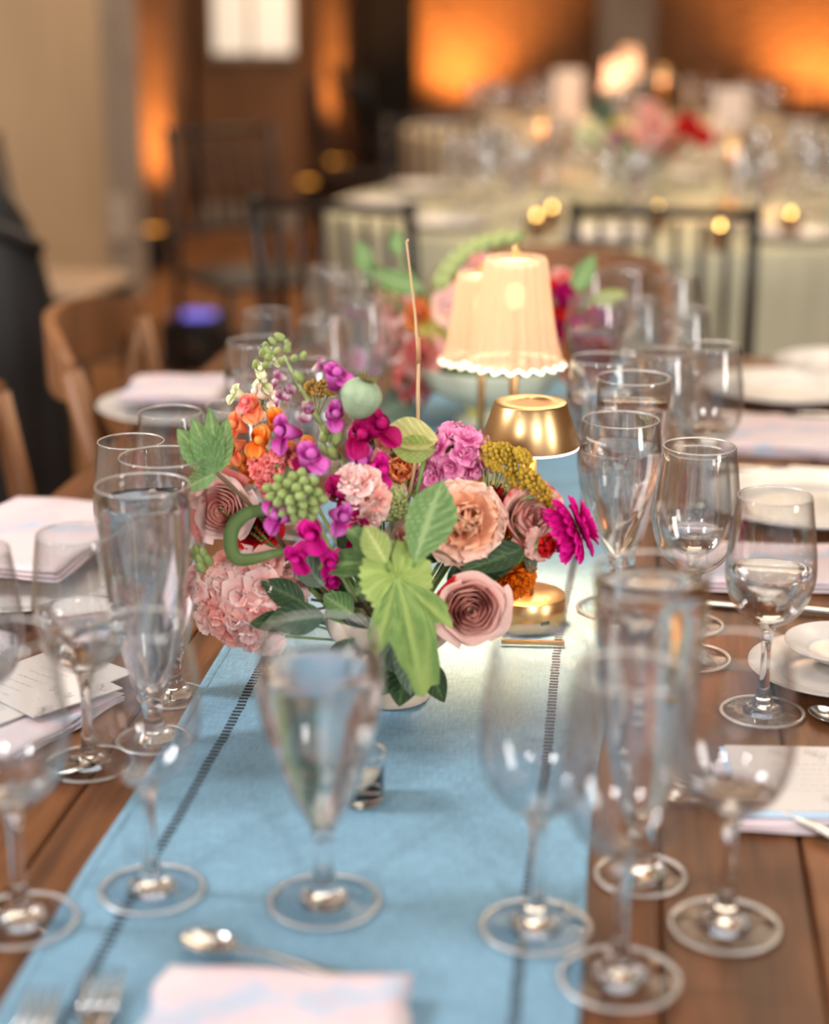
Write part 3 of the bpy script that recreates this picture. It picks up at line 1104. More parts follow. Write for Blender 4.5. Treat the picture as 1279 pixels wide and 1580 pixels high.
knife('knife in front of the middle right plate', (a.x, a.y, TZ + 0.001), math.atan2(b.y - a.y, b.x - a.x))
a, b = on(1330, 648), on(1120, 640)
knife('dark knife in front of the far right plate', (a.x, a.y, TZ + 0.001), math.atan2(b.y - a.y, b.x - a.x))
# thin brass place-card holder on the runner by the lamp
a = on(822, 1003)
ch = thing('card_holder', 'low brass bar lying on the runner in front of the brass lamp', 'holder', (a.x, a.y, RT + 0.0028), None, rad(3))
ob('bar', mesh('bar', *box(-0.028, 0.028, -0.002, 0.002, 0, 0.004, 0.0006), BRASS, False), ch)
for sx in (-1, 1):
    ob('end_cap', mesh('end_cap', *box(sx * 0.028 - 0.0015, sx * 0.028 + 0.0015, -0.0026, 0.0026, 0, 0.0048, 0.0006), BRASS, False), ch)

# ------------------------------------------------------------------ petals and leaves


def grid_mesh(name, fn, nu, nv, m):
    V, A, Fc = [], [], []
    for i in range(nu + 1):
        for j in range(nv + 1):
            V.append(fn(i / nu, j / nv * 2 - 1))
            A.append(i / nu)
    for i in range(nu):
        for j in range(nv):
            k = i * (nv + 1) + j
            Fc.append((k, k + 1, k + nv + 2, k + nv + 1))
    return mesh(name, V, Fc, m, True, A)


def petal(L, W, m, c=0.6, base=0.3, bend=0.6, cup=0.3, ruf=0.0, rf=3.0, sd=0.0, nu=7, nv=8, notch=0.0, name='petal'):
    """grows along +Y from the origin, curling to +Z (bend > 0) or back (bend < 0)"""
    def fn(u, v):
        if u <= c:
            wv = base + (1 - base) * math.sin(u / c * math.pi / 2)
        else:
            wv = math.sqrt(max(0, 1 - ((u - c) / (1 - c) * 0.97) ** 2))
        hw = W / 2 * wv
        L_ = L * (1 - notch * math.exp(-(v / 0.25) ** 2) * u * u)
        n = 8
        y = z = 0.0
        for k in range(n):
            a = bend * (u * (k + 0.5) / n)
            y += math.cos(a) * u * L_ / n
            z += math.sin(a) * u * L_ / n
        z += cup * hw * v * v + ruf * W * math.sin(rf * math.pi * v + sd) * u * u + 0.3 * ruf * W * math.sin(7 * v + sd * 3) * u ** 3
        y += ruf * W * 0.4 * math.cos(rf * 1.7 * v + sd) * u * u
        return (hw * v, y, z)
    return grid_mesh(name, fn, nu, nv, m)


def rose_petal(r, h, span, m, curl=0.0, sd=0.0, r0=0.35, ruf=0.02, nu=8, nv=10):
    """shell of a cup around the axis +Z"""
    def fn(u, v):
        ang = span * v + sd * 0
        prof = r0 + (1 - r0) * math.sin(min(1, u * 1.15) * math.pi / 2)
        hh = h * (1 - 0.22 * abs(v) ** 2.5)
        rr = r * prof * (1 + 0.05 * v) + curl * r * max(0, u - 0.65) ** 1.6 * 3
        z = hh * u - curl * h * max(0, u - 0.75) ** 2 * 3.5
        rr += ruf * r * math.sin(5 * v + sd) * u * u
        z += ruf * h * math.sin(4 * v + sd * 2) * u * u
        return (rr * math.cos(ang), rr * math.sin(ang), z)
    return grid_mesh('petal', fn, nu, nv, m)


def leaf_mesh(L, W, m, bend=0.4, fold=0.25, serr=0.0, ns=9, p=0.75, wave=0.0, name='leaf', nu=26, nv=12, twist=0.0):
    def fn(u, v):
        wv = math.sin(math.pi * min(1, u ** p)) ** 0.85 if 0 < u < 1 else 0.0
        hw = W / 2 * wv * (1 + serr * ((u * ns) % 1.0 - 0.5))
        n = 8
        y = z = 0.0
        for k in range(n):
            a = bend * (u * (k + 0.5) / n)
            y += math.cos(a) * u * L / n
            z += math.sin(a) * u * L / n
        z += fold * hw * abs(v) + wave * W * math.sin(u * 9 + v * 2) * abs(v)
        x = hw * v
        y -= 0.25 * hw * abs(v) * 0
        tw = twist * u
        return (x * math.cos(tw) - z * math.sin(tw) * 0.0, y, z + x * math.sin(tw))
    me = grid_mesh(name, fn, nu, nv, m)
    A = []
    for i in range(nu + 1):
        for j in range(nv + 1):
            u, v = i / nu, abs(j / nv * 2 - 1)
            side = ((u - 0.30 * v) * 7.0) % 1.0
            vein = math.exp(-(v / 0.11) ** 2) + 0.55 * math.exp(-((side - 0.5) / 0.16) ** 2)
            A.append(max(0.0, 1.0 - vein))
    me.attributes['along'].data.foreach_set('value', A)
    return me


def lobed_mesh(L, m, lobes, droop=0.3, seg=84, rings=7, fold=0.10, name='leaf'):
    """lobes: list of (angle, length, width); angle 0 = +Y"""
    V, A, Fc = [(0, 0, 0)], [0.0], []
    for j in range(1, rings + 1):
        t = j / rings
        for i in range(seg):
            th = -math.pi + 2 * math.pi * i / seg
            r, near = 0.30, 0
            for a, l, wd in lobes:
                d = abs((th - a + math.pi) % (2 * math.pi) - math.pi) / wd
                if d < 1.25:
                    q_ = l * max(0, 1 - (d * 0.8) ** 1.3) ** 0.75
                    if q_ > r:
                        r, near = q_, d
            if abs(th) > 2.75:
                r *= 0.35 + 0.65 * (math.pi - abs(th)) / 0.39
            r *= 1 + 0.05 * ((i * 1.0) % 3 - 1)
            x, y = math.sin(th) * r * t * L, math.cos(th) * r * t * L
            z = -droop * L * (r * t) ** 2 + fold * L * t * r * min(near, 1) + 0.012 * L * math.sin(11 * th + j)
            V.append((x, y, z))
            A.append(max(0.0, 1 - math.exp(-(near / 0.10) ** 2) - 0.5 * math.exp(-((((r * t * 6) - near * 1.6) % 1.0 - 0.5) / 0.17) ** 2)))
    for i in range(seg):
        k = (i + 1) % seg
        Fc.append((0, 1 + i, 1 + k))
        for j in range(rings - 1):
            Fc.append((1 + j * seg + i, 1 + (j + 1) * seg + i, 1 + (j + 1) * seg + k, 1 + j * seg + k))
    return mesh(name, V, Fc, m, True, A)


# ------------------------------------------------------------------ petal colours
P_PINK = petal_mat('blush petal', (255, 172, 166), (255, 206, 192), 0.25)
P_PALE = petal_mat('pale pink petal', (255, 200, 194), (255, 228, 220), 0.25)
P_PEACH = petal_mat('peach petal', (246, 178, 148), (255, 222, 202), 0.2)
P_PEACHD = petal_mat('peach heart petal', (236, 150, 108), (252, 196, 160), 0.2)
P_ORCHID = petal_mat('orchid petal', (222, 100, 166), (250, 172, 208), 0.2)
P_PURPLE = petal_mat('purple petal', (168, 36, 128), (220, 116, 200), 0.2)
P_MAG = petal_mat('magenta petal', (160, 0, 78), (190, 10, 108), 0.2)
P_MAG2 = petal_mat('bright magenta petal', (190, 0, 116), (232, 30, 156), 0.2)
P_MAUVE = petal_mat('mauve petal', (226, 204, 204), (160, 60, 120), 0.2, a=0.3, b=0.9)
P_RED = petal_mat('red petal', (180, 10, 20), (214, 30, 34), 0.2)
P_REDP = petal_mat('red and blush petal', (252, 214, 200), (206, 50, 52), 0.2, a=0.80, b=1.05)
P_REDP2 = petal_mat('blush petal with red back', (222, 70, 70), (250, 206, 194), 0.2, a=0.1, b=0.7)
P_ROSEIN = petal_mat('dusty rose petal', (220, 134, 124), (250, 200, 188), 0.2)
P_WHITE = petal_mat('cream petal', (252, 232, 214), (255, 240, 226), 0.2)
P_ORANGE = petal_mat('orange petal', (248, 126, 40), (255, 176, 80), 0.2)
P_ORANGE2 = petal_mat('coral orange petal', (246, 124, 92), (255, 170, 110), 0.2)
P_CORAL = petal_mat('coral petal', (232, 96, 100), (252, 158, 150), 0.2)
P_MARI = petal_mat('marigold petal', (220, 76, 10), (250, 140, 24), 0.2)
P_CREAM = petal_mat('cream green petal', (214, 222, 164), (246, 242, 212), 0.2)
P_YEL = petal_mat('yellow petal', (214, 200, 90), (226, 216, 130), 0.2)
L_MINT = petal_mat('mint leaf', (158, 184, 126), (106, 142, 84), 0.25)
L_GRN = petal_mat('mid green leaf', (124, 150, 92), (76, 108, 60), 0.2)
L_DARK = petal_mat('dark green leaf', (84, 106, 70), (46, 68, 44), 0.15)
L_LIME = petal_mat('lime leaf', (190, 200, 128), (142, 160, 86), 0.3)
L_BRIGHT = petal_mat('bright lobed leaf', (162, 182, 100), (116, 148, 80), 0.25)
L_EUC = petal_mat('eucalyptus leaf', (126, 142, 120), (86, 104, 88), 0.15)
L_YEL = petal_mat('yellow green spathe', (226, 222, 160), (190, 190, 118), 0.3)
M_STEM = mat('green stem', (112, 142, 72), 0.6, sss=0.1)
M_STEMD = mat('brown stem', (104, 84, 58), 0.7)
M_STEMP = mat('pale stem', (158, 178, 118), 0.6)
M_BUD = mat('green bud', (158, 174, 106), 0.6, noise=0.15, nscale=200, sss=0.2)
M_YARROW = mat('mustard yarrow', (186, 150, 46), 0.8, noise=0.25, nscale=260, sss=0.15)
M_YARROWB = mat('brown yarrow', (150, 116, 46), 0.8, noise=0.25, nscale=260)
M_VIB = mat('lime viburnum', (196, 206, 138), 0.7, noise=0.15, nscale=200, sss=0.25)
M_POD = mat('poppy pod', (146, 164, 132), 0.7, noise=0.12, nscale=90, bump=0.3, bscale=300)
M_PODC = mat('dry pod crown', (112, 100, 56), 0.8)
M_SEED = mat('dark seed centre', (60, 32, 20), 0.9)
M_CORAL = mat('coral tuft', (226, 98, 100), 0.7, noise=0.25, nscale=240, sss=0.2)

VBASE = on(603, 1080)
VM = Vector((VBASE.x, VBASE.y, TZ + 0.078))     # mouth of the vase
GRP = 'flowers and foliage of the front arrangement'
Y0 = VBASE.y


def stem_to(t, mouth, m=M_STEM, r=0.0016, start=(0, 0, 0), sag=0.0, dirn=None):
    """stem from the flower head down into the vase"""
    a = Vector(start)
    e_ = mouth - t.location + Vector((R.uniform(-0.018, 0.018), R.uniform(-0.018, 0.018), -0.03))
    mid = (a + e_) / 2 + Vector((0, 0, -sag)) if dirn is None else a - Vector(dirn) * (e_ - a).length * 0.4
    pts = bez(a, mid, e_, 10)
    if dirn is not None:
        k = (e_ - a).length
        mid2 = Vector((e_.x, e_.y, min(mid.z, e_.z + 0.05)))
        pts = bez(a, mid, e_, 12)
    v, f = tube(pts, r, 7)
    return ob('stem', mesh('stem', v, f, m), t)


MC = {}


def cached(key, fn):
    if key not in MC:
        MC[key] = fn()
    return MC[key]


def fthing(name, label, px, py, off, cat='flower', group=GRP, Yc=None):
    p = at(px, py, (Y0 if Yc is None else Yc) + off)
    return thing(name, label, cat, p, group)


def rose(t, Rr, d, inner, outer, n=26, spin=0.0, open_=0.55, hs=1.0):
    M0 = face(d) @ RZ(spin)
    for k in range(n):
        u = (k + 1) / n
        r = Rr * (0.05 + 0.85 * u ** 0.8)
        h = Rr * (1.05 - 0.12 * u) * hs
        cu = 0.0 if u < open_ else (u - open_) / (1 - open_) * 0.75
        m = inner if u < 0.6 else outer
        sp = 1.25 - 0.45 * u
        me = rose_petal(r, h, sp, m, cu, k * 1.7, r0=0.25 + 0.2 * u, ruf=0.03 + 0.02 * u, nu=8, nv=10)
        ob('petal', me, t, M0 @ T(0, 0, -h * 0.72 - 0.10 * Rr * u) @ RZ(k * 2.39996))
    # calyx
    ob('calyx', mesh('calyx', *xf(sph(Rr * 0.33, (0, 0, -Rr * 0.85), 10, 8), M0), M_STEM), t)


def carnation(t, Rr, d, m1, m2, layers=(7, 9, 10, 11), spin=0.0, ruf=0.10):
    M0 = face(d) @ RZ(spin)
    nl = len(layers)
    for li, n in enumerate(layers):
        tilt = rad(78 - 78 * (li / (nl - 1)) ** 0.9)
        L = Rr * (0.75 + 0.25 * li / (nl - 1))
        for k in range(n):
            key = ('carn', round(Rr, 4), m1.name, m2.name, li, k % 3, ruf)
            me = cached(key, lambda: petal(L, L * 0.95, m1 if li < nl / 2 else m2, c=0.75, base=0.15, bend=0.5 if li < 2 else 0.15, cup=0.25, ruf=ruf, rf=2.4, sd=k % 3 * 2.1 + li, nu=7, nv=10))
            ob('petal', me, t, M0 @ RZ(2 * math.pi * k / n + li * 0.7 + R.uniform(-0.12, 0.12)) @ T(0, 0, -Rr * 0.28 * (li / nl)) @ RX(tilt + R.uniform(-0.12, 0.12)) @ RZ(R.uniform(-0.15, 0.15)))
    ob('calyx', mesh('calyx', *xf(lathe([(0.001, -Rr * 0.9), (Rr * 0.2, -Rr * 0.8), (Rr * 0.24, -Rr * 0.3), (Rr * 0.3, -Rr * 0.1)], 12), M0), M_STEM), t)


def floret_me(r, m, var, np_=6, ruf=0.09, double=True):
    """one ruffled stock floret, petals in one mesh"""
    def mk():
        V, A, Fc = [], [], []
        for ring in range(2 if double else 1):
            for k in range(np_ - ring):
                pm = petal(r * (1 - 0.3 * ring), r * (1.0 - 0.2 * ring), m, c=0.65, base=0.25, bend=-0.3 + 0.3 * ring, cup=0.2, ruf=ruf, rf=2.2, sd=k + var * 1.3, nu=4, nv=5)
                M = RZ(2 * math.pi * k / (np_ - ring) + ring * 0.5 + var) @ RX(rad(22 + 38 * ring) + 0.2 * math.sin(k * 3 + var))
                n = len(V)
                V += [M @ v.co for v in pm.vertices]
                A += [d_.value for d_ in pm.attributes['along'].data]
                Fc += [tuple(i + n for i in p.vertices) for p in pm.polygons]
                bpy.data.meshes.remove(pm)
        return mesh('floret', V, Fc, m, True, A)
    return cached(('flo', round(r, 4), m.name, var, np_, double, ruf), mk)


def cluster(t, rx, ry, rz_, d, m, n, fr, jitter=0.12, m_alt=None, hemi=-0.25, ruf=0.09):
    """florets over an ellipsoid; local z looks along d"""
    M0 = face(d)
    for k in range(n):
        zz = 1 - (1 - hemi) * (k + 0.5) / n
        a = k * 2.39996
        s_ = math.sqrt(1 - zz * zz)
        nrm = Vector((s_ * math.cos(a), s_ * math.sin(a), zz))
        p = Vector((nrm.x * rx, nrm.y * ry, nrm.z * rz_)) * (1 + R.uniform(-jitter, jitter))
        mm = m_alt if (m_alt and R.random() < 0.3) else m
        ob('floret', floret_me(fr, mm, k % 4, ruf=ruf), t, M0 @ T(*p) @ face(nrm + Vector((R.uniform(-.3, .3), R.uniform(-.3, .3), 0))) @ RZ(R.uniform(0, 6)))
    ob('core', mesh('core', *xf(sph(1, (0, 0, 0), 10, 8), M0 @ S(rx * 0.72, ry * 0.72, rz_ * 0.72)), M_STEM), t)


def snap_me(s, m, var=0, m2=None):
    """snapdragon floret, throat along +Y, lips opening at the end"""
    def mk():
        V, A, Fc = [], [], []

        def add(pm, M):
            n = len(V)
            V.extend([M @ v.co for v in pm.vertices])
            A.extend([d_.value for d_ in pm.attributes['along'].data])
            Fc.extend([tuple(i + n for i in p.vertices) for p in pm.polygons])
            bpy.data.meshes.remove(pm)

        def tubef(u, v):
            a = v * math.pi
            r = s * (0.17 + 0.16 * math.sin(u * math.pi * 0.6)) * (1 + 0.1 * math.sin(a * 2))
            return (r * math.cos(a), s * 0.75 * u, r * 0.85 * math.sin(a) - s * 0.1 * u * u)
        add(grid_mesh('tube', tubef, 6, 12, m), Matrix())
        for k, (ax, az, L, W_, bd) in enumerate(((0.35, 0.75, 0.62, 0.62, 1.3), (-0.35, 0.75, 0.62, 0.62, 1.3), (0.62, -0.5, 0.5, 0.5, -1.3), (-0.62, -0.5, 0.5, 0.5, -1.3), (0, -0.9, 0.45, 0.55, -1.7))):
            pm = petal(s * L, s * W_, m2 or m, c=0.55, base=0.5, bend=bd, cup=0.35 * (1 if bd < 0 else -1), ruf=0.07, rf=2, sd=k + var, nu=6, nv=7)
            M = T(0, s * 0.62, az * s * 0.2) @ RZ(-ax * 0.8) @ RX(0.65 * (1 if az > 0 else -1)) @ T(0, 0, 0)
            add(pm, M)
        # the puffed palate
        v_, f_ = sph(s * 0.17, (0, s * 0.78, -s * 0.04), 10, 7)
        n = len(V)
        V.extend(v_)
        A.extend([0.8] * len(v_))
        Fc.extend([tuple(i + n for i in p) for p in f_])
        return mesh('floret', V, Fc, m, True, A)
    return cached(('snap', round(s, 4), m.name, var, (m2 or m).name), mk)


def bud_me(s, m, elong=1.6):
    return cached(('bud', round(s, 4), m.name, elong), lambda: mesh('bud', *lathe(sm([(0.0003, 0), (s * 0.45, s * 0.25 * elong), (s * 0.5, s * 0.55 * elong), (s * 0.3, s * 0.9 * elong), (0.0004, s * elong)], 2), 9, False), m))


def snaps(t, specs):
    """specs: (world point, direction, size, petal material)"""
    for i, (p, d, s, m) in enumerate(specs):
        s = s * (1.14 if m is not None else 1.0)
        M = T(*(p - t.location)) @ face(d) @ RX(math.pi / 2) @ RY(R.uniform(-0.5, 0.5))
        if m is None:
            ob('bud', bud_me(s, M_BUD), t, T(*(p - t.location)) @ face(d))
        else:
            ob('floret', snap_me(s, m, i % 3), t, M)
            ob('sepal', bud_me(s * 0.26, M_BUD, 0.9), t, T(*(p - t.location)) @ face(d) @ T(0, 0, -s * 0.14))


def umbel(t, W_, D_, H_, d, m, n=150, br=0.0022, stalks=14, depth=0.035):
    """dome of tiny beads on a fan of stalks"""
    M0 = face(d)
    V, Fc = [], []
    bead = sph(1, (0, 0, 0), 6, 4)
    for k in range(n):
        r = math.sqrt((k + 0.5) / n)
        a = k * 2.39996
        x, y = r * math.cos(a) * W_, r * math.sin(a) * D_
        z = H_ * (1 - r * r) + R.uniform(-0.0018, 0.0018) + 0.0025 * math.sin(x * 400) * math.cos(y * 400)
        b_ = br * R.uniform(0.8, 1.25)
        nn = len(V)
        V += [M0 @ Vector((v[0] * b_ + x, v[1] * b_ + y, v[2] * b_ + z)) for v in bead[0]]
        Fc += [tuple(i + nn for i in q_) for q_ in bead[1]]
    ob('flower_head', mesh('flower_head', V, Fc, m), t, kind='stuff')
    vf = ([], [])
    for k in range(stalks):
        r = math.sqrt((k + 0.5) / stalks) * 0.9
        a = k * 2.39996
        e_ = Vector((r * math.cos(a) * W_, r * math.sin(a) * D_, H_ * (1 - r * r) - br))
        vf = join(vf, tube(bez((0, 0, -depth), (e_.x * 0.6, e_.y * 0.6, -depth * 0.35), e_, 5), 0.0007, 5))
    ob('flower_stalks', mesh('flower_stalks', [M0 @ Vector(v) for v in vf[0]], vf[1], M_STEMP), t, kind='stuff')


def puff(t, rx, m, n=240, br=0.0018, d=None, sz=1.0):
    M0 = face(d or dr(0, 0.5, 1))
    V, Fc = [], []
    bead = sph(1, (0, 0, 0), 6, 4)
    for k in range(n):
        z = 1 - 2 * (k + 0.5) / n
        a = k * 2.39996
        s_ = math.sqrt(1 - z * z)
        q_ = rx * R.uniform(0.88, 1.08)
        b_ = br * R.uniform(0.8, 1.3)
        nn = len(V)
        V += [M0 @ Vector((v[0] * b_ + s_ * math.cos(a) * q_, v[1] * b_ + s_ * math.sin(a) * q_, v[2] * b_ + z * q_ * sz)) for v in bead[0]]
        Fc += [tuple(i + nn for i in f_) for f_ in bead[1]]
    ob('flower_head', mesh('flower_head', V, Fc, m), t, kind='stuff')
    ob('core', mesh('core', *sph(rx * 0.85, (0, 0, 0), 12, 8, sz), m), t)


# ------------------------------------------------------------------ the vase
M_CERAMIC = mat('matt beige ceramic', (204, 184, 164), 0.75, noise=0.05, nscale=60, bump=0.15, bscale=200)
vs = thing('compote_vase', 'matt beige ceramic footed vase holding the front flower arrangement', 'vase', (VBASE.x, VBASE.y, TZ + 0.0042))
pr = sm([(0.0005, 0.0005), (0.030, 0.0003), (0.0345, 0.003), (0.0355, 0.009), (0.0325, 0.019), (0.024, 0.028), (0.021, 0.034), (0.028, 0.042), (0.046, 0.052), (0.055, 0.064), (0.056, 0.078), (0.053, 0.079), (0.052, 0.066), (0.040, 0.055), (0.0005, 0.050)], 4)
ob('bowl', mesh('bowl', *lathe(pr, 64, False), M_CERAMIC), vs)
ob('flower_frog', mesh('flower_frog', *lathe([(0.0005, 0.052), (0.030, 0.053), (0.034, 0.062), (0.030, 0.068), (0.0005, 0.070)], 24, False), mat('dark wire mesh', (24, 28, 22), 0.8)), vs)

# ------------------------------------------------------------------ the front arrangement
# rose facing the viewer
t = fthing('rose', 'dusty pink rose with red outer petals facing the viewer, low right of the bouquet', 727, 941, -0.045)
rose(t, 0.0275, dr(0.10, 0.12, 1), P_ROSEIN, P_REDP2, 40, 0.4, 0.72)
for k, a in enumerate((2.6, 3.5)):
    ob('outer_petal', rose_petal(0.027, 0.026, 0.75, P_RED, 0.35, k), t, face(dr(0.1, 0.12, 1)) @ T(0, 0, -0.024) @ RZ(a), label='deep red outer petal')
stem_to(t, VM, dirn=dr(0.1, 0.12, 0.8))
# large peach bloom
t = fthing('garden_rose', 'large ruffled peach flower in the middle of the bouquet, right of the lime leaf', 716, 806, -0.01)
carnation(t, 0.038, dr(0.15, 0.4, 1), P_PEACHD, P_PEACH, (6, 8, 9, 11, 12), 0.3, 0.065)
stem_to(t, VM)
# pink orchid-coloured stock
t = fthing('stock_flower', 'orchid pink ruffled stock cluster above the large peach flower', 706, 706, 0.04)
cluster(t, 0.021, 0.021, 0.022, dr(0.1, 0.9, 0.6), P_ORCHID, 16, 0.0135)
stem_to(t, VM)
t = fthing('stock_flower', 'small orchid pink stock peeping out left of the peach flower', 668, 742, 0.03)
cluster(t, 0.010, 0.010, 0.010, dr(-0.4, 0.5, 0.8), P_ORCHID, 7, 0.010)
stem_to(t, VM)
# yarrow
t = fthing('yarrow', 'mustard yellow yarrow umbel leaning over the right side below the brass shade', 795, 716, 0.03)
yd = dr(0.62, 1.0, 0.25)
vf, vh = ([], []), ([], [])
bead = sph(1, (0, 0, 0), 6, 4)
for k, (px, py, s_) in enumerate(((748, 690, .010), (762, 700, .011), (782, 698, .010), (776, 718, .012), (800, 722, .012), (796, 742, .009), (818, 742, .012), (806, 704, .008), (832, 758, .011), (842, 774, .008), (824, 772, .007), (760, 716, .008), (748, 706, .007))):
    c_ = at(px, py, Y0 + 0.03 + R.uniform(-0.008, 0.012)) - t.location
    for j in range(34):
        z_ = 1 - 1.25 * (j + .5) / 34
        a_ = j * 2.39996
        q_ = math.sqrt(max(0, 1 - z_ * z_))
        b_ = 0.0021 * R.uniform(.8, 1.3)
        pp = c_ + face(yd) @ Vector((q_ * math.cos(a_) * s_, q_ * math.sin(a_) * s_, z_ * s_ * 0.55))
        vh[1].extend([tuple(i + len(vh[0]) for i in f_) for f_ in bead[1]])
        vh[0].extend([pp + Vector(v) * b_ for v in bead[0]])
    root = face(yd) @ Vector((0, 0, -0.045))
    for dd in (-0.4, 0.4):
        vf = join(vf, tube(bez(root, root + (c_ - root) * 0.5 + Vector((0, 0, -0.006)), c_ + Vector((dd * s_, 0, -0.003)), 5), 0.0008, 5))
ob('flower_head', mesh('flower_head', vh[0], vh[1], M_YARROW), t, kind='stuff')
ob('flower_stalks', mesh('flower_stalks', vf[0], vf[1], M_STEMP), t, kind='stuff')
stem_to(t, VM, M_STEMP, 0.0014, face(dr(0.62, 1.0, 0.25)) @ Vector((0, 0, -0.045)))
t = fthing('yarrow', 'small brownish yarrow head behind the purple flower spike', 492, 602, 0.05)
umbel(t, 0.017, 0.012, 0.005, dr(0.1, 1, 0.2), M_YARROWB, 90, 0.0019, 10, 0.03)
stem_to(t, VM, M_STEMP, 0.0012, (0, 0, -0.03))
t = fthing('yarrow', 'sliver of brown yarrow behind the poppy pod', 556, 596, 0.055)
umbel(t, 0.014, 0.010, 0.005, dr(0.1, 1, 0.2), M_YARROWB, 60, 0.0019, 8, 0.03)
stem_to(t, VM, M_STEMP, 0.0012, (0, 0, -0.03))
# poppy pod
t = fthing('poppy_pod', 'pale green poppy seed pod with a dry crown at the top of the bouquet', 557, 613, -0.018, 'seed pod')
Mp = face(dr(0.35, 1, 0.1))
V, Fc = lathe(sm([(0.0004, -0.019), (0.004, -0.0185), (0.011, -0.013), (0.0163, -0.003), (0.0165, 0.005), (0.012, 0.012), (0.007, 0.0145), (0.0004, 0.0152)], 3), 36, False,
              lambda r, z, a, j: r * (1 + 0.025 * math.cos(a * 11)))
ob('capsule', mesh('capsule', *xf((V, Fc), Mp), M_POD), t)
for k in range(13):
    a = 2 * math.pi * k / 13
    ob('crown_ray', cached('ray%d' % (k % 3), lambda: mesh('crown_ray', *tube([(0.001, 0, 0.0155), (0.006, 0, 0.0168), (0.0095, 0, 0.0185 + 0.002 * (k % 3))], [0.0009, 0.0012, 0.0005], 5), M_PODC)), t, Mp @ RZ(a))
ps = Mp @ Vector((0, 0, -0.018))
ob('stem', mesh('stem', *tube(bez(ps, ps + Vector((-0.004, 0.02, -0.01)), ps + Vector((0.0, 0.05, -0.06)), 8), 0.0017, 8), M_STEMP), t)
stem_to(t, VM, M_STEMP, 0.0017, ps + Vector((0.0, 0.05, -0.06)))

# the tall purple flower spike (snapdragon)
t = fthing('snapdragon', 'tall purple snapdragon spike with green buds at its tip leaning left', 560, 790, -0.01)
axis = [at(574, 852, Y0), at(528, 712, Y0 + 0.005), at(487, 640, Y0 + 0.01), at(456, 584, Y0 + 0.015), at(438, 548, Y0 + 0.015)]
ob('stem', mesh('stem', *tube([p - t.location for p in axis], [0.0024, 0.0022, 0.0019, 0.0015, 0.001], 8), M_STEMP), t)
stem_to(t, VM, M_STEMP, 0.0022, axis[0] - t.location)
sp_ = []
for px, py, r_, u_, f_, s, m in ((516, 600, 0.2, 0.9, 0.6, 0.022, P_PURPLE), (508, 642, 0.4, 0.3, 0.9, 0.019, P_PURPLE), (462, 668, -0.8, 0.2, 0.7, 0.024, P_PURPLE), (484, 690, -0.4, -0.2, 0.9, 0.022, P_MAG),
                                (545, 676, 0.3, 0.3, 0.8, 0.026, P_MAG), (566, 672, 0.5, 0.5, 0.6, 0.028, P_MAG), (562, 724, 0.8, 0.1, 0.7, 0.024, P_MAG2), (540, 700, 0.5, -0.1, 0.9, 0.024, P_PURPLE),
                                (447, 611, -0.9, 0.1, 0.4, 0.012, P_MAUVE), (484, 572, 0.8, 0.5, 0.4, 0.013, P_MAUVE), (441, 584, -0.9, 0.3, 0.5, 0.011, P_MAUVE), (454, 598, -0.5, -0.2, 0.8, 0.011, P_MAUVE),
                                (470, 622, 0.3, -0.4, 0.9, 0.014, P_MAUVE)):
    sp_.append((at(px, py, Y0 - 0.005 + 0.01 * R.random()), dr(r_, u_, f_), s, m))
for px, py, s in ((428, 532, 0.006), (440, 526, 0.007), (446, 538, 0.006), (420, 548, 0.006), (414, 556, 0.007), (452, 558, 0.006), (464, 556, 0.006), (430, 562, 0.006), (410, 568, 0.006), (444, 546, 0.006),
                  (470, 590, 0.008), (505, 672, 0.009), (516, 690, 0.010), (505, 700, 0.010), (523, 706, 0.010), (500, 684, 0.008)):
    sp_.append((at(px, py, Y0 + 0.005), dr(R.uniform(-1, 1), 0.6, R.uniform(0, 1)), s, None))
snaps(t, sp_)
# the nearer, shorter spike (out of focus buds)
t = fthing('snapdragon', 'near purple snapdragon with a blurred pale green bud cluster at its tip', 480, 800, -0.07)
sp_ = []
for px, py, r_, u_, f_, s, m, o_ in ((476, 724, 0.2, 0.8, 0.7, 0.024, P_PURPLE, -0.05), (452, 792, -0.8, 0.1, 0.8, 0.022, P_PURPLE, -0.06), (484, 806, -0.1, -0.3, 1, 0.024, P_MAG2, -0.06), (512, 792, 0.6, 0.0, 0.9, 0.020, P_PURPLE, -0.06),
                                    (470, 838, -0.4, -0.6, 0.9, 0.022, P_MAG2, -0.05), (500, 846, 0.4, -0.6, 0.9, 0.020, P_MAG2, -0.05), (522, 800, 0.7, -0.3, 0.7, 0.030, P_MAG, -0.02), (516, 764, 0.3, 0.3, 0.9, 0.027, P_MAG, -0.015),
                                    (440, 770, -0.8, 0.3, 0.7, 0.018, P_PURPLE, -0.06), (520, 850, 0.7, -0.5, 0.8, 0.020, P_MAG2, -0.02), (505, 872, 0.3, -0.8, 0.8, 0.018, P_MAG2, -0.02)):
    sp_.append((at(px, py, Y0 + o_), dr(r_, u_, f_), s, m))
for k in range(26):
    a, r_ = k * 2.4, math.sqrt((k + 0.5) / 26)
    sp_.append((at(457 + 34 * r_ * math.cos(a), 762 + 27 * r_ * math.sin(a), Y0 - 0.085 + 0.02 * r_), dr(r_ * math.cos(a), -r_ * math.sin(a), 0.9), 0.0085, None))
snaps(t, sp_)
stem_to(t, VM, M_STEMP, 0.0022, (0, 0.01, 0))

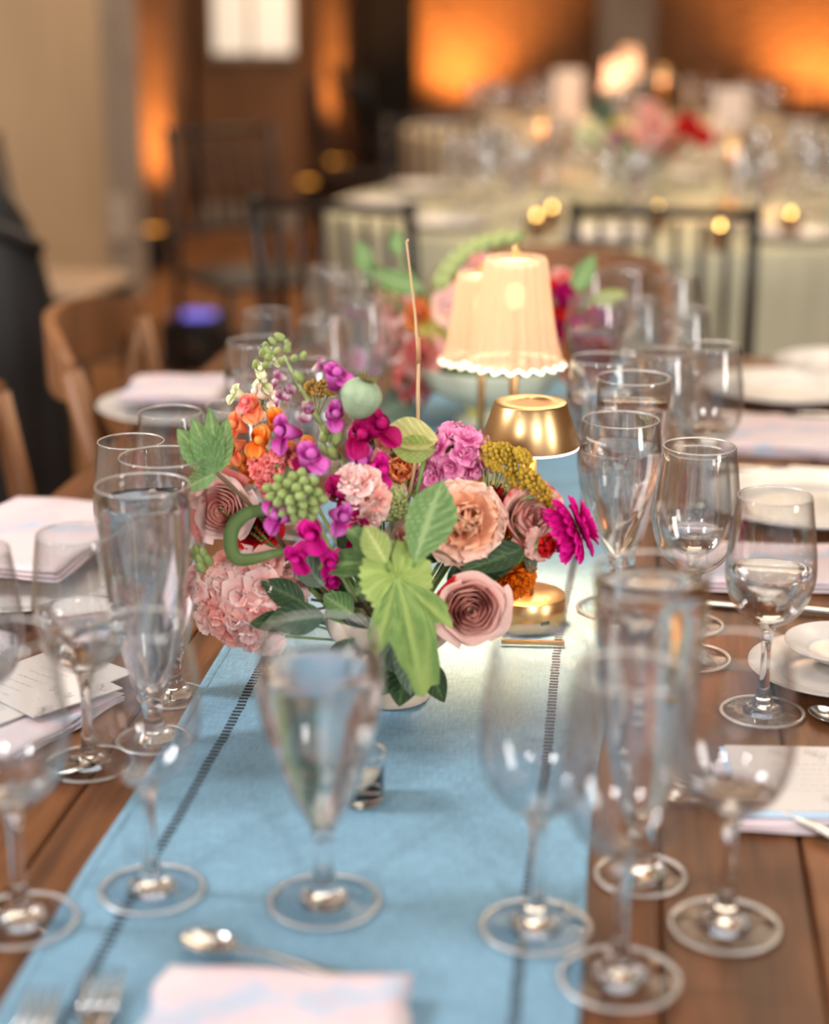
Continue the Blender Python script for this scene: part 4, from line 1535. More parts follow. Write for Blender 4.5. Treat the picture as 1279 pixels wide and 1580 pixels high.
# cream snapdragon buds behind left
t = fthing('snapdragon', 'pale cream snapdragon buds at the back left of the bouquet', 405, 625, 0.06)
sp_ = []
for px, py, s, m in ((392, 596, 0.015, P_CREAM), (378, 612, 0.014, P_CREAM), (412, 612, 0.016, P_WHITE), (400, 578, 0.012, P_CREAM), (425, 625, 0.014, P_WHITE), (412, 560, 0.010, P_CREAM), (388, 640, 0.014, P_WHITE)):
    sp_.append((at(px, py, Y0 + 0.06), dr(R.uniform(-1, 1), 0.5, 0.6), s, m))
for px, py, s in ((405, 552, 0.007), (420, 548, 0.007), (396, 572, 0.008), (410, 540, 0.006)):
    sp_.append((at(px, py, Y0 + 0.06), dr(R.uniform(-1, 1), 1, 0.6), s, None))
snaps(t, sp_)
ob('spike_stem', mesh('spike_stem', *tube([(0, 0, 0), at(405, 560, Y0 + 0.06) - t.location], [0.0016, 0.001], 7), M_STEMP), t)
stem_to(t, VM, M_STEMP)
# orange snapdragon
t = fthing('snapdragon', 'orange snapdragon blossoms on the upper left of the bouquet', 400, 680, 0.02)
sp_ = []
for px, py, r_, u_, s, m in ((395, 646, -0.2, 0.8, 0.023, P_ORANGE2), (420, 660, 0.4, 0.5, 0.022, P_ORANGE), (378, 662, -0.6, 0.4, 0.020, P_ORANGE2), (402, 672, 0, 0.0, 0.022, P_ORANGE), (366, 694, -0.8, 0, 0.021, P_ORANGE),
                            (388, 700, -0.2, -0.4, 0.022, P_ORANGE), (432, 690, 0.6, -0.2, 0.021, P_ORANGE), (376, 684, -0.6, -0.1, 0.020, P_ORANGE2), (462, 690, 0.6, 0.1, 0.02, P_ORANGE), (382, 634, -0.2, 0.9, 0.014, P_CORAL), (412, 700, 0.1, -0.5, 0.02, P_ORANGE2)):
    sp_.append((at(px, py, Y0 + 0.02 + R.uniform(-0.01, 0.01)), dr(r_, u_, 0.8), s, m))
snaps(t, sp_)
stem_to(t, VM)
# coral tufted clusters
t = fthing('sedum', 'fuzzy coral pink tufted flower head below the orange snapdragon', 426, 716, -0.005)
for k, (px, py) in enumerate(((430, 700), (412, 715), (448, 698), (398, 728), (424, 726), (444, 720), (408, 744), (430, 748), (396, 712), (460, 712), (418, 760))):
    q_ = at(px, py, Y0 - 0.005 + R.uniform(-0.006, 0.006)) - t.location
    ob('floret', floret_me(0.0088, P_CORAL, k % 4, 7, 0.2), t, T(*q_) @ face(dr(R.uniform(-.6, .6), R.uniform(0, .8), 1)))
stem_to(t, VM)
# ranunculus left
t = fthing('ranunculus', 'blush pink ranunculus with tight layered petals at the left, coral petal behind', 340, 786, -0.005)
rose(t, 0.0265, dr(-0.1, 0.18, 1), P_PINK, P_PALE, 46, 1.0, 0.82, 0.8)
for k, a in enumerate((1.2, 2.2, 3.0)):
    ob('outer_petal', rose_petal(0.030, 0.030, 0.7, P_CORAL, 0.4, k), t, face(dr(-0.1, 0.18, 1)) @ T(0, 0, -0.026) @ RZ(a + 0.3), label='coral outer petal')
stem_to(t, VM)
t = fthing('rose', 'red and blush rose half hidden behind the curled green leaf', 392, 812, 0.0)
rose(t, 0.021, dr(-0.1, 0.5, 1), P_RED, P_RED, 14, 0.3, 0.6)
ob('outer_petal', rose_petal(0.023, 0.024, 0.8, P_PALE, 0.3, 1), t, face(dr(-0.1, 0.5, 1)) @ T(0, 0, -0.022) @ RZ(3.4), label='blush outer petal')
stem_to(t, VM)
# pink hydrangea-like stock, low left
t = fthing('stock_flower', 'big pale pink ruffled stock cluster hanging low on the left', 392, 922, -0.02)
M0 = face(dr(-0.25, 0.0, 1))
k = 0
for px, py, s, off in ((330, 930, 0.014, 0), (352, 900, 0.016, 0), (380, 880, 0.015, 0), (410, 872, 0.015, 0.004), (440, 880, 0.015, 0.01), (322, 956, 0.013, 0), (345, 948, 0.016, -0.008), (375, 918, 0.017, -0.01), (405, 905, 0.016, -0.008),
                       (436, 905, 0.015, 0), (460, 900, 0.012, 0.012), (365, 950, 0.016, -0.01), (395, 940, 0.017, -0.012), (424, 935, 0.015, -0.006), (450, 925, 0.013, 0.004), (360, 978, 0.014, -0.004), (385, 970, 0.016, -0.01),
                       (412, 962, 0.014, -0.006), (438, 952, 0.012, 0.0), (395, 992, 0.011, -0.004), (372, 862, 0.012, 0.01), (345, 870, 0.011, 0.01), (332, 900, 0.012, 0.008), (462, 876, 0.012, 0.014)):
    q_ = at(px, py, Y0 - 0.02 + off) - t.location
    dd = dr((px - 395) / 75, -(py - 925) / 75, 0.9)
    ob('floret', floret_me(s * 1.22, P_PALE if k % 3 else P_PINK, k % 4, 5, 0.075), t, T(*q_) @ face(dd) @ RZ(R.uniform(0, 6)))
    k += 1
q_ = at(398, 925, Y0 + 0.012) - t.location
ob('core', mesh('core', *xf(sph(0.03, q_, 12, 9), Matrix()), P_PINK), t)
stem_to(t, VM, start=q_)
t = fthing('stock_flower', 'small pale pink floret tip with green buds at the far left of the bouquet', 282, 894, -0.02)
for px, py, s in ((270, 888, 0.010), (288, 900, 0.011), (276, 908, 0.010), (296, 884, 0.009), (262, 900, 0.008), (306, 910, 0.011)):
    q_ = at(px, py, Y0 - 0.02) - t.location
    ob('floret', floret_me(s * 1.1, P_PALE, k % 4), t, T(*q_) @ face(dr(-0.4, 0.2, 1)))
    k += 1
for px, py in ((300, 862), (312, 872), (306, 856), (318, 862), (314, 884), (326, 874)):
    ob('bud', bud_me(0.008, M_BUD), t, T(*(at(px, py, Y0 - 0.025) - t.location)) @ face(dr(-0.3, 1, 0.4)))
stem_to(t, VM, M_STEMP, 0.0015)
# pink stock by the magenta petals
t = fthing('stock_flower', 'soft pink ruffled flower between the magenta petals and the lime puff', 546, 768, 0.005)
for px, py, s in ((540, 744, 0.016), (556, 760, 0.016), (562, 785, 0.014), (548, 800, 0.014), (528, 735, 0.013), (570, 768, 0.012), (540, 780, 0.014), (553, 738, 0.013)):
    q_ = at(px + 12, py + 4, Y0 - 0.03 + R.uniform(-0.005, 0.005)) - t.location
    ob('floret', floret_me(s * 1.1, P_PINK if k % 2 else P_PALE, k % 4), t, T(*q_) @ face(dr((px - 546) / 40, -(py - 768) / 40, 0.9)))
    k += 1
stem_to(t, VM)
t = fthing('stock_flower', 'pink florets showing between the magenta petals and the spathe', 585, 690, 0.05)
cluster(t, 0.016, 0.014, 0.014, dr(0, 0.6, 1), P_PINK, 9, 0.012)
stem_to(t, VM)
t = fthing('carnation', 'small coral carnation below the yellow green spathe', 618, 728, 0.035)
carnation(t, 0.019, dr(0, 0.6, 1), P_ORANGE2, P_PEACH, (6, 8, 9), 0, 0.12)
stem_to(t, VM)
# viburnum puffs
t = fthing('viburnum', 'round lime green viburnum puff in the centre of the bouquet', 600, 776, -0.005)
puff(t, 0.0145, M_VIB, 200, 0.0022)
stem_to(t, VM, M_STEMP)
t = fthing('viburnum', 'lime viburnum puff hanging below the bouquet beside the vase', 608, 985, -0.03)
puff(t, 0.014, M_VIB, 200, 0.0022)
stem_to(t, VM, M_STEMP)
# blush rosebud
t = fthing('rose', 'half-open blush rosebud with red veins left of the large peach flower', 628, 826, -0.012)
rose(t, 0.0185, dr(-0.35, 0.9, 0.7), P_ROSEIN, P_WHITE, 16, 0.2, 0.7, 1.25)
stem_to(t, VM)
t = fthing('rose', 'cream rose edged with red on the right below the yarrow', 822, 800, 0.02)
rose(t, 0.0280, dr(0.5, 0.35, 0.8), P_REDP, P_REDP, 22, 0.5, 0.55, 1.0)
stem_to(t, VM)
t = fthing('stock_flower', 'deep red ruffled florets behind the peach flower', 752, 782, 0.04)
cluster(t, 0.016, 0.014, 0.014, dr(0.2, 0.6, 1), P_RED, 8, 0.013)
stem_to(t, VM)
t = fthing('carnation', 'dark red ruffled bloom below the cream rose, behind the zinnia stem', 836, 838, 0.0)
carnation(t, 0.0165, dr(0.5, 0.0, 0.9), P_RED, P_REDP, (5, 7, 8), 0, 0.16)
stem_to(t, VM)
t = fthing('marigold', 'bright orange marigold above the base of the brass lamp', 787, 886, 0.01)
M0 = face(dr(0.35, -0.15, 1))
for li, (n, tl) in enumerate(((8, 80), (12, 60), (16, 42), (18, 24), (20, 8), (20, -12))):
    for kk in range(n):
        me = cached(('mari', li, kk % 2), lambda: petal(0.0195 + 0.001 * li, 0.0090, P_MARI, c=0.8, base=0.3, bend=0.25, cup=0.3, ruf=0.18, rf=1.6, sd=kk % 2 * 2 + li, nu=4, nv=5))
        ob('petal', me, t, M0 @ RZ(2 * math.pi * kk / n + li * 0.37) @ RX(rad(tl) + R.uniform(-.1, .1)))
stem_to(t, VM)
t = fthing('marigold', 'sliver of orange marigold between the peach flower and the dark leaf', 768, 822, 0.03)
carnation(t, 0.013, dr(0.35, 0.3, 1), P_MARI, P_MARI, (6, 8, 9), 0, 0.15)
stem_to(t, VM)
# magenta zinnia seen from the side
t = fthing('zinnia', 'magenta zinnia on a pale stem reaching out to the right', 880, 818, 0.0)
zd = dr(0.95, 0.36, -0.12)
M0 = face(zd)
for li, (n, tl, L, W_) in enumerate(((18, -30, 0.0300, 0.0160), (18, -8, 0.0290, 0.0150), (16, 14, 0.0260, 0.0130), (13, 36, 0.021, 0.0105), (9, 62, 0.014, 0.007))):
    for kk in range(n):
        me = cached(('zin', li, kk % 3), lambda: petal(L, W_, P_MAG2, c=0.7, base=0.4, bend=-0.5 + 0.12 * li, cup=0.35, ruf=0.05, rf=2, sd=kk, nu=6, nv=5, notch=0.08))
        ob('petal', me, t, M0 @ RZ(2 * math.pi * kk / n + li * 0.21 + R.uniform(-.04, .04)) @ T(0, 0.002, 0.0035 + 0.0012 * li) @ RX(rad(tl) + R.uniform(-.08, .08)))
ob('disc', mesh('disc', *xf(sph(0.006, (0, 0, 0.010), 12, 8), M0), M_SEED), t)
ob('calyx', mesh('calyx', *xf(lathe(sm([(0.0018, -0.008), (0.004, -0.004), (0.0068, 0.001), (0.0062, 0.006), (0.001, 0.007)], 3), 16), M0), M_STEMP), t)
pts = bez(M0 @ Vector((0, 0, -0.007)), at(840, 836, Y0) - t.location, at(780, 872, Y0) - t.location, 8)
ob('stem', mesh('stem', *tube(pts, [0.0028, 0.0027, 0.0026, 0.0025, 0.0024, 0.0023, 0.0022, 0.0022, 0.0022], 10), M_STEMP), t)
stem_to(t, VM, M_STEMP, 0.0022, pts[-1])
ln = at(806, 846, Y0) - t.location
ob('leaf', leaf_mesh(0.060, 0.026, L_DARK, 0.25, 0.35, 0, 9, 0.7), t, T(*ln) @ face(dr(0.1, 0.75, 0.9)) @ RZ(rad(112)))
ob('leaf', leaf_mesh(0.034, 0.012, L_EUC, -0.8, 0.5), t, T(*(at(808, 848, Y0) - t.location)) @ face(dr(0.5, 0.2, 0.9)) @ RZ(rad(-155)))
# pale spathe with its stem
t = fthing('arum_bloom', 'yellow green cupped spathe standing up in the middle of the bouquet', 632, 690, 0.02)
ob('spathe', leaf_mesh(0.050, 0.036, L_YEL, 0.5, 0.5, 0, 9, 0.85), t, T(*(at(676, 678, Y0 + 0.02) - t.location)) @ face(dr(0, 0.8, 0.6)) @ RZ(rad(97)))
ob('spathe_back', leaf_mesh(0.040, 0.026, L_LIME, 0.6, 0.3, 0, 9, 0.85), t, T(*(at(672, 694, Y0 + 0.015) - t.location)) @ face(dr(0, -0.1, 1)) @ RZ(rad(80)))
stem_to(t, VM, M_STEM, 0.0018, at(655, 708, Y0 + 0.02) - t.location)
# bare stick rising high
t = fthing('dried_grass', 'thin bare straw stalk rising high above the bouquet beside the pleated lamp', 645, 662, 0.03)
pts = [at(645, 690, Y0 + 0.03), at(645, 600, Y0 + 0.03), at(646, 555, Y0 + 0.03), at(640, 480, Y0 + 0.032), at(629, 390, Y0 + 0.035), at(627, 372, Y0 + 0.035)]
ob('stalk', mesh('stalk', *tube([p - t.location for p in pts], [0.0017, 0.0016, 0.0015, 0.0011, 0.0009, 0.0008], 8), mat('straw', (206, 170, 128), 0.6)), t)
ob('node', mesh('node', *tube([at(645, 560, Y0 + 0.03) - t.location, at(647, 520, Y0 + 0.03) - t.location], [0.0026, 0.0014], 8), mat('straw node', (176, 130, 90), 0.6)), t)
ob('tip', mesh('tip', *tube([at(627, 374, Y0 + 0.035) - t.location, at(630, 369, Y0 + 0.035) - t.location], [0.0012, 0.0008], 6), MATS['straw']), t)
stem_to(t, VM, MATS['straw'], 0.0017, at(645, 690, Y0 + 0.03) - t.location)
# mint sprig left
t = fthing('mint_sprig', 'sprig of bright green mint leaves on a brown stem at the far left', 334, 730, -0.02, 'foliage')
for a, L, W_, bd in ((22, 0.052, 0.023, 0.3), (-14, 0.050, 0.021, 0.2), (42, 0.050, 0.026, 0.5), (115, 0.036, 0.017, -0.8), (2, 0.060, 0.018, 0.5)):
    ob('leaf', leaf_mesh(L, W_, L_MINT, bd, 0.3, 0.12, 11, 0.8), t, T(0, 0, 0) @ face(dr(-0.1, 0.35, 1)) @ RZ(rad(a)) @ RX(R.uniform(0, 0.25)))
pts = bez((0, 0, 0), at(385, 772, Y0 - 0.02) - t.location, at(440, 845, Y0 - 0.01) - t.location, 8)
ob('stem', mesh('stem', *tube(pts, 0.0019, 8), M_STEMD), t)
stem_to(t, VM, M_STEMD, 0.0019, pts[-1])
# curled leaf
t = fthing('curled_leaf', 'long green leaf curled into a ring at the left of the bouquet', 400, 800, -0.035, 'leaf')
loop = [at(438, 800, Y0 - 0.02), at(412, 788, Y0 - 0.03), at(382, 792, Y0 - 0.035), at(360, 812, Y0 - 0.035), at(356, 842, Y0 - 0.035), at(366, 862, Y0 - 0.035), at(392, 862, Y0 - 0.03), at(430, 852, Y0 - 0.02), at(460, 850, Y0 - 0.01)]
lp_ = sm2 = []
P_ = loop
sp3 = []
for i in range(len(P_) - 1):
    a, b, c, d = P_[max(i - 1, 0)], P_[i], P_[i + 1], P_[min(i + 2, len(P_) - 1)]
    for k in range(5):
        tt = k / 5
        sp3.append(0.5 * ((2 * b) + (c - a) * tt + (2 * a - 5 * b + 4 * c - d) * tt * tt + (3 * b - a - 3 * c + d) * tt ** 3) - t.location)
sp3.append(P_[-1] - t.location)
V, A, Fc = [], [], []
n = len(sp3)
for i, p in enumerate(sp3):
    u = i / (n - 1)
    hw = 0.0062 * math.sin(math.pi * min(1, 0.12 + u * 0.86)) ** 0.8 + 0.0006
    dd = (sp3[min(i + 1, n - 1)] - sp3[max(i - 1, 0)]).normalized()
    vw = (Vector((0, 0, CAMZ)) - (p + t.location)).normalized()
    sd_ = dd.cross(vw).normalized()
    tilt = (sd_ + vw * 0.5).normalized()
    for v in (-1, -0.4, 0, 0.4, 1):
        V.append(p + tilt * hw * v + vw * 0.002 * abs(v))
        A.append(abs(v) * 0.9)
for i in range(n - 1):
    for j in range(4):
        k_ = i * 5 + j
        Fc.append((k_, k_ + 1, k_ + 6, k_ + 5))
ob('blade', mesh('blade', V, Fc, L_GRN, True, A), t)
stem_to(t, VM, M_STEM, 0.0016, P_[-1] - t.location)
# the big lobed leaves in front
t = fthing('lobed_leaf', 'large light green lobed leaf hanging over the front of the vase', 612, 890, -0.085, 'leaf')
ob('blade', lobed_mesh(0.100, L_BRIGHT, [(0.05, 1.0, 0.42), (0.62, 0.66, 0.40), (-0.55, 0.60, 0.40)], 0.18, fold=0.16), t, face(dr(0.25, 0.45, 1)) @ RZ(rad(194)))
stem_to(t, VM, M_STEM, 0.0016)
t = fthing('lobed_leaf', 'upright toothed green leaf in front of the peach flower', 640, 868, -0.08, 'leaf')
ob('blade', leaf_mesh(0.070, 0.042, L_MINT, 0.5, 0.35, 0.16, 8, 1.05, 0.03), t, T(0, 0, 0) @ face(dr(0.3, 0.4, 1)) @ RZ(rad(-22)))
stem_to(t, VM, M_STEM, 0.0016)
t = fthing('lobed_leaf', 'dark toothed green leaf spreading left below the small lime leaf', 602, 868, -0.06, 'leaf')
ob('blade', lobed_mesh(0.062, L_GRN, [(0, 1.0, 0.45), (0.7, 0.80, 0.45), (-0.7, 0.62, 0.45)], 0.2, fold=0.16), t, face(dr(-0.1, 0.5, 1)) @ RZ(rad(92)))
stem_to(t, VM, M_STEM, 0.0016)
t = fthing('small_leaf', 'small lime yellow leaf at the joint of the lobed leaves', 596, 868, -0.095, 'leaf')
ob('blade', leaf_mesh(0.034, 0.024, L_LIME, 0.3, 0.25, 0.04, 9, 0.9), t, face(dr(-0.1, 0.4, 1)) @ RZ(rad(32)))
stem_to(t, VM, M_STEM, 0.0013)
# pink bud between the leaves
t = fthing('rosebud', 'closed pale pink bud hanging between the lobed leaves', 602, 918, -0.06)
ob('bud', mesh('bud', *xf(lathe(sm([(0.0004, -0.014), (0.007, -0.010), (0.010, -0.002), (0.008, 0.006), (0.0004, 0.013)], 3), 18, False), face(dr(0.2, 1, 0.2))), P_PALE), t)
ob('bud_petal', rose_petal(0.0105, 0.022, 0.9, P_PINK, 0.1, 0.4), t, face(dr(0.2, 1, 0.3)) @ T(0, 0, -0.012) @ RZ(-1.2))
stem_to(t, VM, M_STEMD, 0.0013)
# dark foliage at the bottom
spec = ((470, 930, 62, 0.042, 0.024, L_DARK, 'dark oval leaf under the low pink cluster', -0.03), (452, 955, 95, 0.038, 0.018, L_DARK, 'narrow dark leaf below the low pink cluster', -0.035),
        (500, 905, 40, 0.040, 0.024, L_EUC, 'grey green leaf under the magenta florets', -0.03), (560, 925, -30, 0.030, 0.026, L_EUC, 'rounded eucalyptus leaf left of the pink bud', -0.05),
        (545, 948, 60, 0.030, 0.024, L_GRN, 'round green leaf above the middle goblet', -0.05), (600, 960, -160, 0.036, 0.026, L_EUC, 'eucalyptus leaf hanging beside the lower viburnum', -0.045),
        (628, 1012, 170, 0.044, 0.032, L_DARK, 'dark green leaf resting on the shoulder of the vase', -0.05), (655, 1020, -150, 0.040, 0.022, L_DARK, 'dark pointed leaf at the right of the vase foot', -0.045),
        (610, 1020, 150, 0.036, 0.026, L_GRN, 'mid green leaf below the lower viburnum', -0.05), (515, 880, 60, 0.034, 0.020, L_EUC, 'small grey leaf behind the magenta florets', -0.01),
        (690, 900, -60, 0.04, 0.024, L_DARK, 'dark leaf behind the dusty pink rose', -0.02), (440, 982, 130, 0.026, 0.016, P_PALE, 'pale curled petal under the pink cluster', -0.03),
        (560, 880, 20, 0.05, 0.03, L_DARK, 'dark leaf in the hollow above the vase', 0.0), (660, 870, -20, 0.05, 0.03, L_DARK, 'dark leaf in the hollow behind the upright lobed leaf', 0.0),
        (720, 880, -80, 0.045, 0.026, L_DARK, 'dark leaf under the large peach flower', -0.01), (575, 990, 175, 0.03, 0.02, L_DARK, 'dark leaf behind the top of the middle goblet', -0.03),
        (480, 880, 80, 0.04, 0.026, L_DARK, 'dark leaf behind the low pink cluster', 0.0), (590, 740, 10, 0.045, 0.026, L_GRN, 'green leaf standing behind the lime puff', 0.03),
        (640, 770, -10, 0.045, 0.022, L_LIME, 'yellow green leaf blade under the spathe', 0.03), (460, 770, 20, 0.030, 0.014, L_GRN, 'small green leaf beside the blurred buds', -0.02))
for px, py, a, L, W_, m, lb, off in spec:
    t = fthing('leaf_sprig', lb, px, py, off, 'leaf')
    ob('blade', leaf_mesh(L, W_, m, 0.35, 0.25, 0.0, 9, 0.8, 0.03), t, face(dr(R.uniform(-.3, .3), 0.5, 1)) @ RZ(rad(a)))
    stem_to(t, VM, M_STEM if m is not L_EUC else M_STEMD, 0.0011)
for px, py, a, L, W_, lb in ((545, 905, 70, 0.05, 0.03, 'dark filler leaf deep in the bouquet behind the toothed leaf'), (500, 950, 100, 0.05, 0.028, 'dark filler leaf over the left shoulder of the vase'), (470, 905, 50, 0.045, 0.03, 'dark filler leaf behind the bright magenta florets'),
                            (590, 960, 200, 0.05, 0.035, 'dark filler leaf against the front of the vase bowl'), (640, 980, 170, 0.05, 0.035, 'dark filler leaf against the right of the vase bowl'), (540, 985, 160, 0.045, 0.03, 'dark filler leaf at the left of the vase bowl'),
                            (690, 860, -70, 0.05, 0.035, 'dark filler leaf between the peach flower and the dusty rose'), (430, 860, 80, 0.045, 0.03, 'dark filler leaf beneath the curled green leaf')):
    t = fthing('leaf_sprig', lb, px, py, 0.02 if py < 940 else -0.055, 'leaf')
    ob('blade', leaf_mesh(L, W_, L_DARK if py % 20 else L_EUC, 0.3, 0.2, 0.0, 9, 0.8, 0.03), t, face(dr(R.uniform(-.3, .3), 0.3, 1)) @ RZ(rad(a)))
    stem_to(t, VM, M_STEM, 0.0011)
# dark twigs
t = fthing('twig', 'dark thin twigs crossing above the rim of the vase', 540, 935, -0.03, 'twig')
for k, (a, b) in enumerate((((480, 925), (600, 940)), ((490, 940), (590, 930)), ((500, 935), (580, 945)))):
    ob('branch', mesh('branch', *tube(bez(at(*a, Y0 - 0.03) - t.location, Vector((0, 0, 0.004 * k)), at(*b, Y0 - 0.035) - t.location, 6), 0.0013, 6), mat('dark twig', (50, 38, 28), 0.8)), t)
stem_to(t, VM, M_STEMD, 0.0012)

# ------------------------------------------------------------------ the second arrangement, farther down the runner
Y2 = 2.42
GRP2 = 'flowers of the arrangement behind the pleated lamp'
B2 = on(755, 652)
B2.y = Y2
B2.x = at(755, 640, Y2).x
M_BOWL = mat('pale celadon bowl', (206, 208, 184), 0.5)
v2 = thing('flower_bowl', 'pale celadon footed bowl holding the farther flower arrangement', 'vase', (B2.x, B2.y, TZ + 0.0042))
ob('bowl', mesh('bowl', *lathe(sm([(0.0005, 0.0), (0.045, 0.0), (0.046, 0.004), (0.03, 0.015), (0.045, 0.03), (0.085, 0.05), (0.105, 0.082), (0.102, 0.083), (0.08, 0.055), (0.0005, 0.045)], 3), 48, False), M_BOWL), v2)
ob('flower_frog', mesh('flower_frog', *lathe([(0.0005, 0.045), (0.07, 0.05), (0.075, 0.075), (0.0005, 0.08)], 24, False), L_DARK), v2)
V2M = Vector((B2.x, B2.y, TZ + 0.085))


def f2(name, label, px, py, off=0.0):
    return fthing(name, label, px, py, off, 'flower' if 'leaf' not in name and 'sprig' not in name else 'foliage', GRP2, Y2)


for label, px, py, Rr, m1, m2 in (('big blush and peach rose at the left of the farther arrangement', 606, 470, 0.036, P_PEACH, P_PALE), ('orange bloom beside the straw stalk in the farther arrangement', 645, 484, 0.026, P_ORANGE2, P_ORANGE),
                                  ('pale pink bloom low left in the farther arrangement', 602, 528, 0.034, P_PALE, P_PALE), ('coral pink bloom at the middle left of the farther arrangement', 652, 548, 0.036, P_CORAL, P_PINK),
                                  ('crimson bloom at the upper right of the farther arrangement', 862, 462, 0.032, P_MAG, P_RED), ('red bloom at the right end of the farther arrangement', 902, 530, 0.034, P_RED, P_RED),
                                  ('peach orange bloom low right in the farther arrangement', 882, 560, 0.034, P_ORANGE, P_PEACH), ('pink bloom at the top right of the farther arrangement', 870, 436, 0.024, P_CORAL, P_PINK),
                                  ('magenta bloom in the right half of the farther arrangement', 880, 508, 0.028, P_MAG2, P_MAG), ('pink bloom above the pleated lamp shade', 738, 412, 0.026, P_PINK, P_PALE),
                                  ('blush bloom behind the pleated shade', 700, 470, 0.034, P_PALE, P_PEACH), ('peach bloom hidden behind the pleated shade', 800, 480, 0.036, P_PEACH, P_PALE),
                                  ('yellow bloom seen under the pleated shade', 748, 622, 0.028, P_YEL, P_YEL)):
    t = f2('garden_rose', label, px, py, R.uniform(-0.03, 0.03))
    carnation(t, Rr, dr((px - 760) / 200, 0.6, 1), m1, m2, (5, 7, 9), R.random(), 0.08)
    stem_to(t, V2M, r=0.0022)
for label, px, py, m, rx in (('hot pink stock cluster at the lower left of the farther arrangement', 550, 566, P_ORCHID, 0.028), ('rose pink stock cluster beside the lamp shade', 640, 585, P_CORAL, 0.026),
                             ('small crimson stock cluster at the far right', 922, 500, P_MAG, 0.018), ('yellow green stock cluster left of the shade', 668, 520, P_YEL, 0.018)):
    t = f2('stock_flower', label, px, py)
    cluster(t, rx, rx, rx, dr(0, 0.5, 1), m, 12, 0.014)
    stem_to(t, V2M, r=0.002)
for label, px, py, a, L, W_, m in (('broad green leaf arching left in the farther arrangement', 650, 446, 75, 0.08, 0.034, L_MINT), ('green leaf at the top left of the farther arrangement', 585, 450, 20, 0.05, 0.028, L_GRN),
                                   ('small green leaf highest on the left of the farther arrangement', 614, 392, 5, 0.035, 0.022, L_MINT), ('small green leaf near the far glasses on the left', 566, 418, 15, 0.045, 0.026, L_MINT),
                                   ('yellow green leaf at the right of the farther arrangement', 905, 475, -70, 0.06, 0.03, L_LIME), ('lime foliage below the pleated shade', 742, 650, 170, 0.05, 0.04, L_LIME),
                                   ('pale green leaf over the celadon bowl', 640, 610, 120, 0.07, 0.05, L_EUC), ('green leaf behind the red blooms', 885, 450, -30, 0.06, 0.03, L_MINT)):
    t = f2('leaf_sprig', label, px, py)
    ob('blade', leaf_mesh(L, W_, m, 0.5, 0.2), t, face(dr(0, 0.4, 1)) @ RZ(rad(a)))
    stem_to(t, V2M, r=0.0016)
t = f2('bud_sprig', 'arching spray of yellow green buds over the top of the pleated lamp', 735, 400)
arc = bez(at(680, 450, Y2), at(705, 385, Y2), at(795, 376, Y2), 14)
ob('stem', mesh('stem', *tube([p - t.location for p in arc], 0.0018, 7), M_STEMP), t)
for k, p in enumerate(arc):
    for s_ in (-1, 1):
        ob('bud', bud_me(0.014, M_VIB if k % 2 else M_BUD), t, T(*(p - t.location)) @ face(dr(0.4 * s_, 0.8, s_ * 0.5)))
stem_to(t, V2M, M_STEMP, 0.002, arc[0] - t.location)
# ------------------------------------------------------------------ chairs
M_CW = mat('weathered chair wood', (126, 84, 52), 0.45, noise=0.22, nscale=14, stretch=(1, 1, 0.3))
M_CB = mat('black lacquer', (26, 20, 18), 0.35)
M_CUSH = mat('beige cushion', (176, 150, 126), 0.85)


def xback(label, x, y, rz, group=None):
    """wooden cross-back chair, sitter faces local +X"""
    t = thing('crossback_chair', label, 'chair', (x, y, 0), group, rz)
    hw = 0.225
    ob('seat', mesh('seat', *box(-0.02, 0.40, -0.21, 0.21, 0.43, 0.46, 0.008), M_CW, False), t)
    for s_ in (-1, 1):
        ob('leg', mesh('leg', *tube([(0.37, s_ * 0.18, 0.44), (0.39, s_ * 0.19, 0.0)], [0.018, 0.015], 8), M_CW), t)
        ob('back_post', mesh('back_post', *tube([(-0.06, s_ * 0.20, 0), (0.0, s_ * 0.20, 0.44), (-0.015, s_ * 0.212, 0.62), (-0.055, s_ * 0.222, 0.82)], [0.016, 0.019, 0.018, 0.017], 10), M_CW), t)
        ob('side_stretcher', mesh('side_stretcher', *tube([(-0.03, s_ * 0.195, 0.22), (0.375, s_ * 0.185, 0.2)], 0.010, 7), M_CW), t)
        br = bez((-0.055, s_ * 0.19, 0.80), (-0.045, s_ * 0.01, 0.62), (-0.0, -s_ * 0.165, 0.46), 10)
        ob('cross_brace', mesh('cross_brace', *xf(tube([(p.x * 1, p.y, p.z) for p in br], 0.0105, 6), Matrix())), t).data.materials.append(M_CW)
    # curved top rail: a bent board
    V, Fc = [], []
    n = 20
    for i in range(n + 1):
        u = i / n * 2 - 1
        y_ = u * 0.228
        xb = -0.055 - 0.075 * (1 - u * u)
        top = 0.865 + 0.012 * (1 - u * u) - 0.03 * u ** 6
        bot = 0.765 + 0.014 * (1 - u * u) + 0.012 * u ** 6
        V += [(xb - 0.010, y_, bot), (xb + 0.010, y_, bot), (xb + 0.008, y_, top), (xb - 0.012, y_, top)]
    for i in range(n):
        for k in range(4):
            Fc.append((i * 4 + k, i * 4 + (k + 1) % 4, (i + 1) * 4 + (k + 1) % 4, (i + 1) * 4 + k))
    Fc += [(0, 1, 2, 3), (n * 4 + 3, n * 4 + 2, n * 4 + 1, n * 4)]
    ob('top_rail', mesh('top_rail', V, Fc, M_CW, False), t)
    return t


xback('wooden cross-back chair on the left of the farm table, whole back in view', -0.78, 2.64, 0.06)
xback('wooden cross-back chair at the left edge, only its back posts in view', -0.83, 2.04, -0.04)
xback('wooden cross-back chair at the far end of the farm table', -0.17, 3.30, -math.pi / 2)
CH = {}


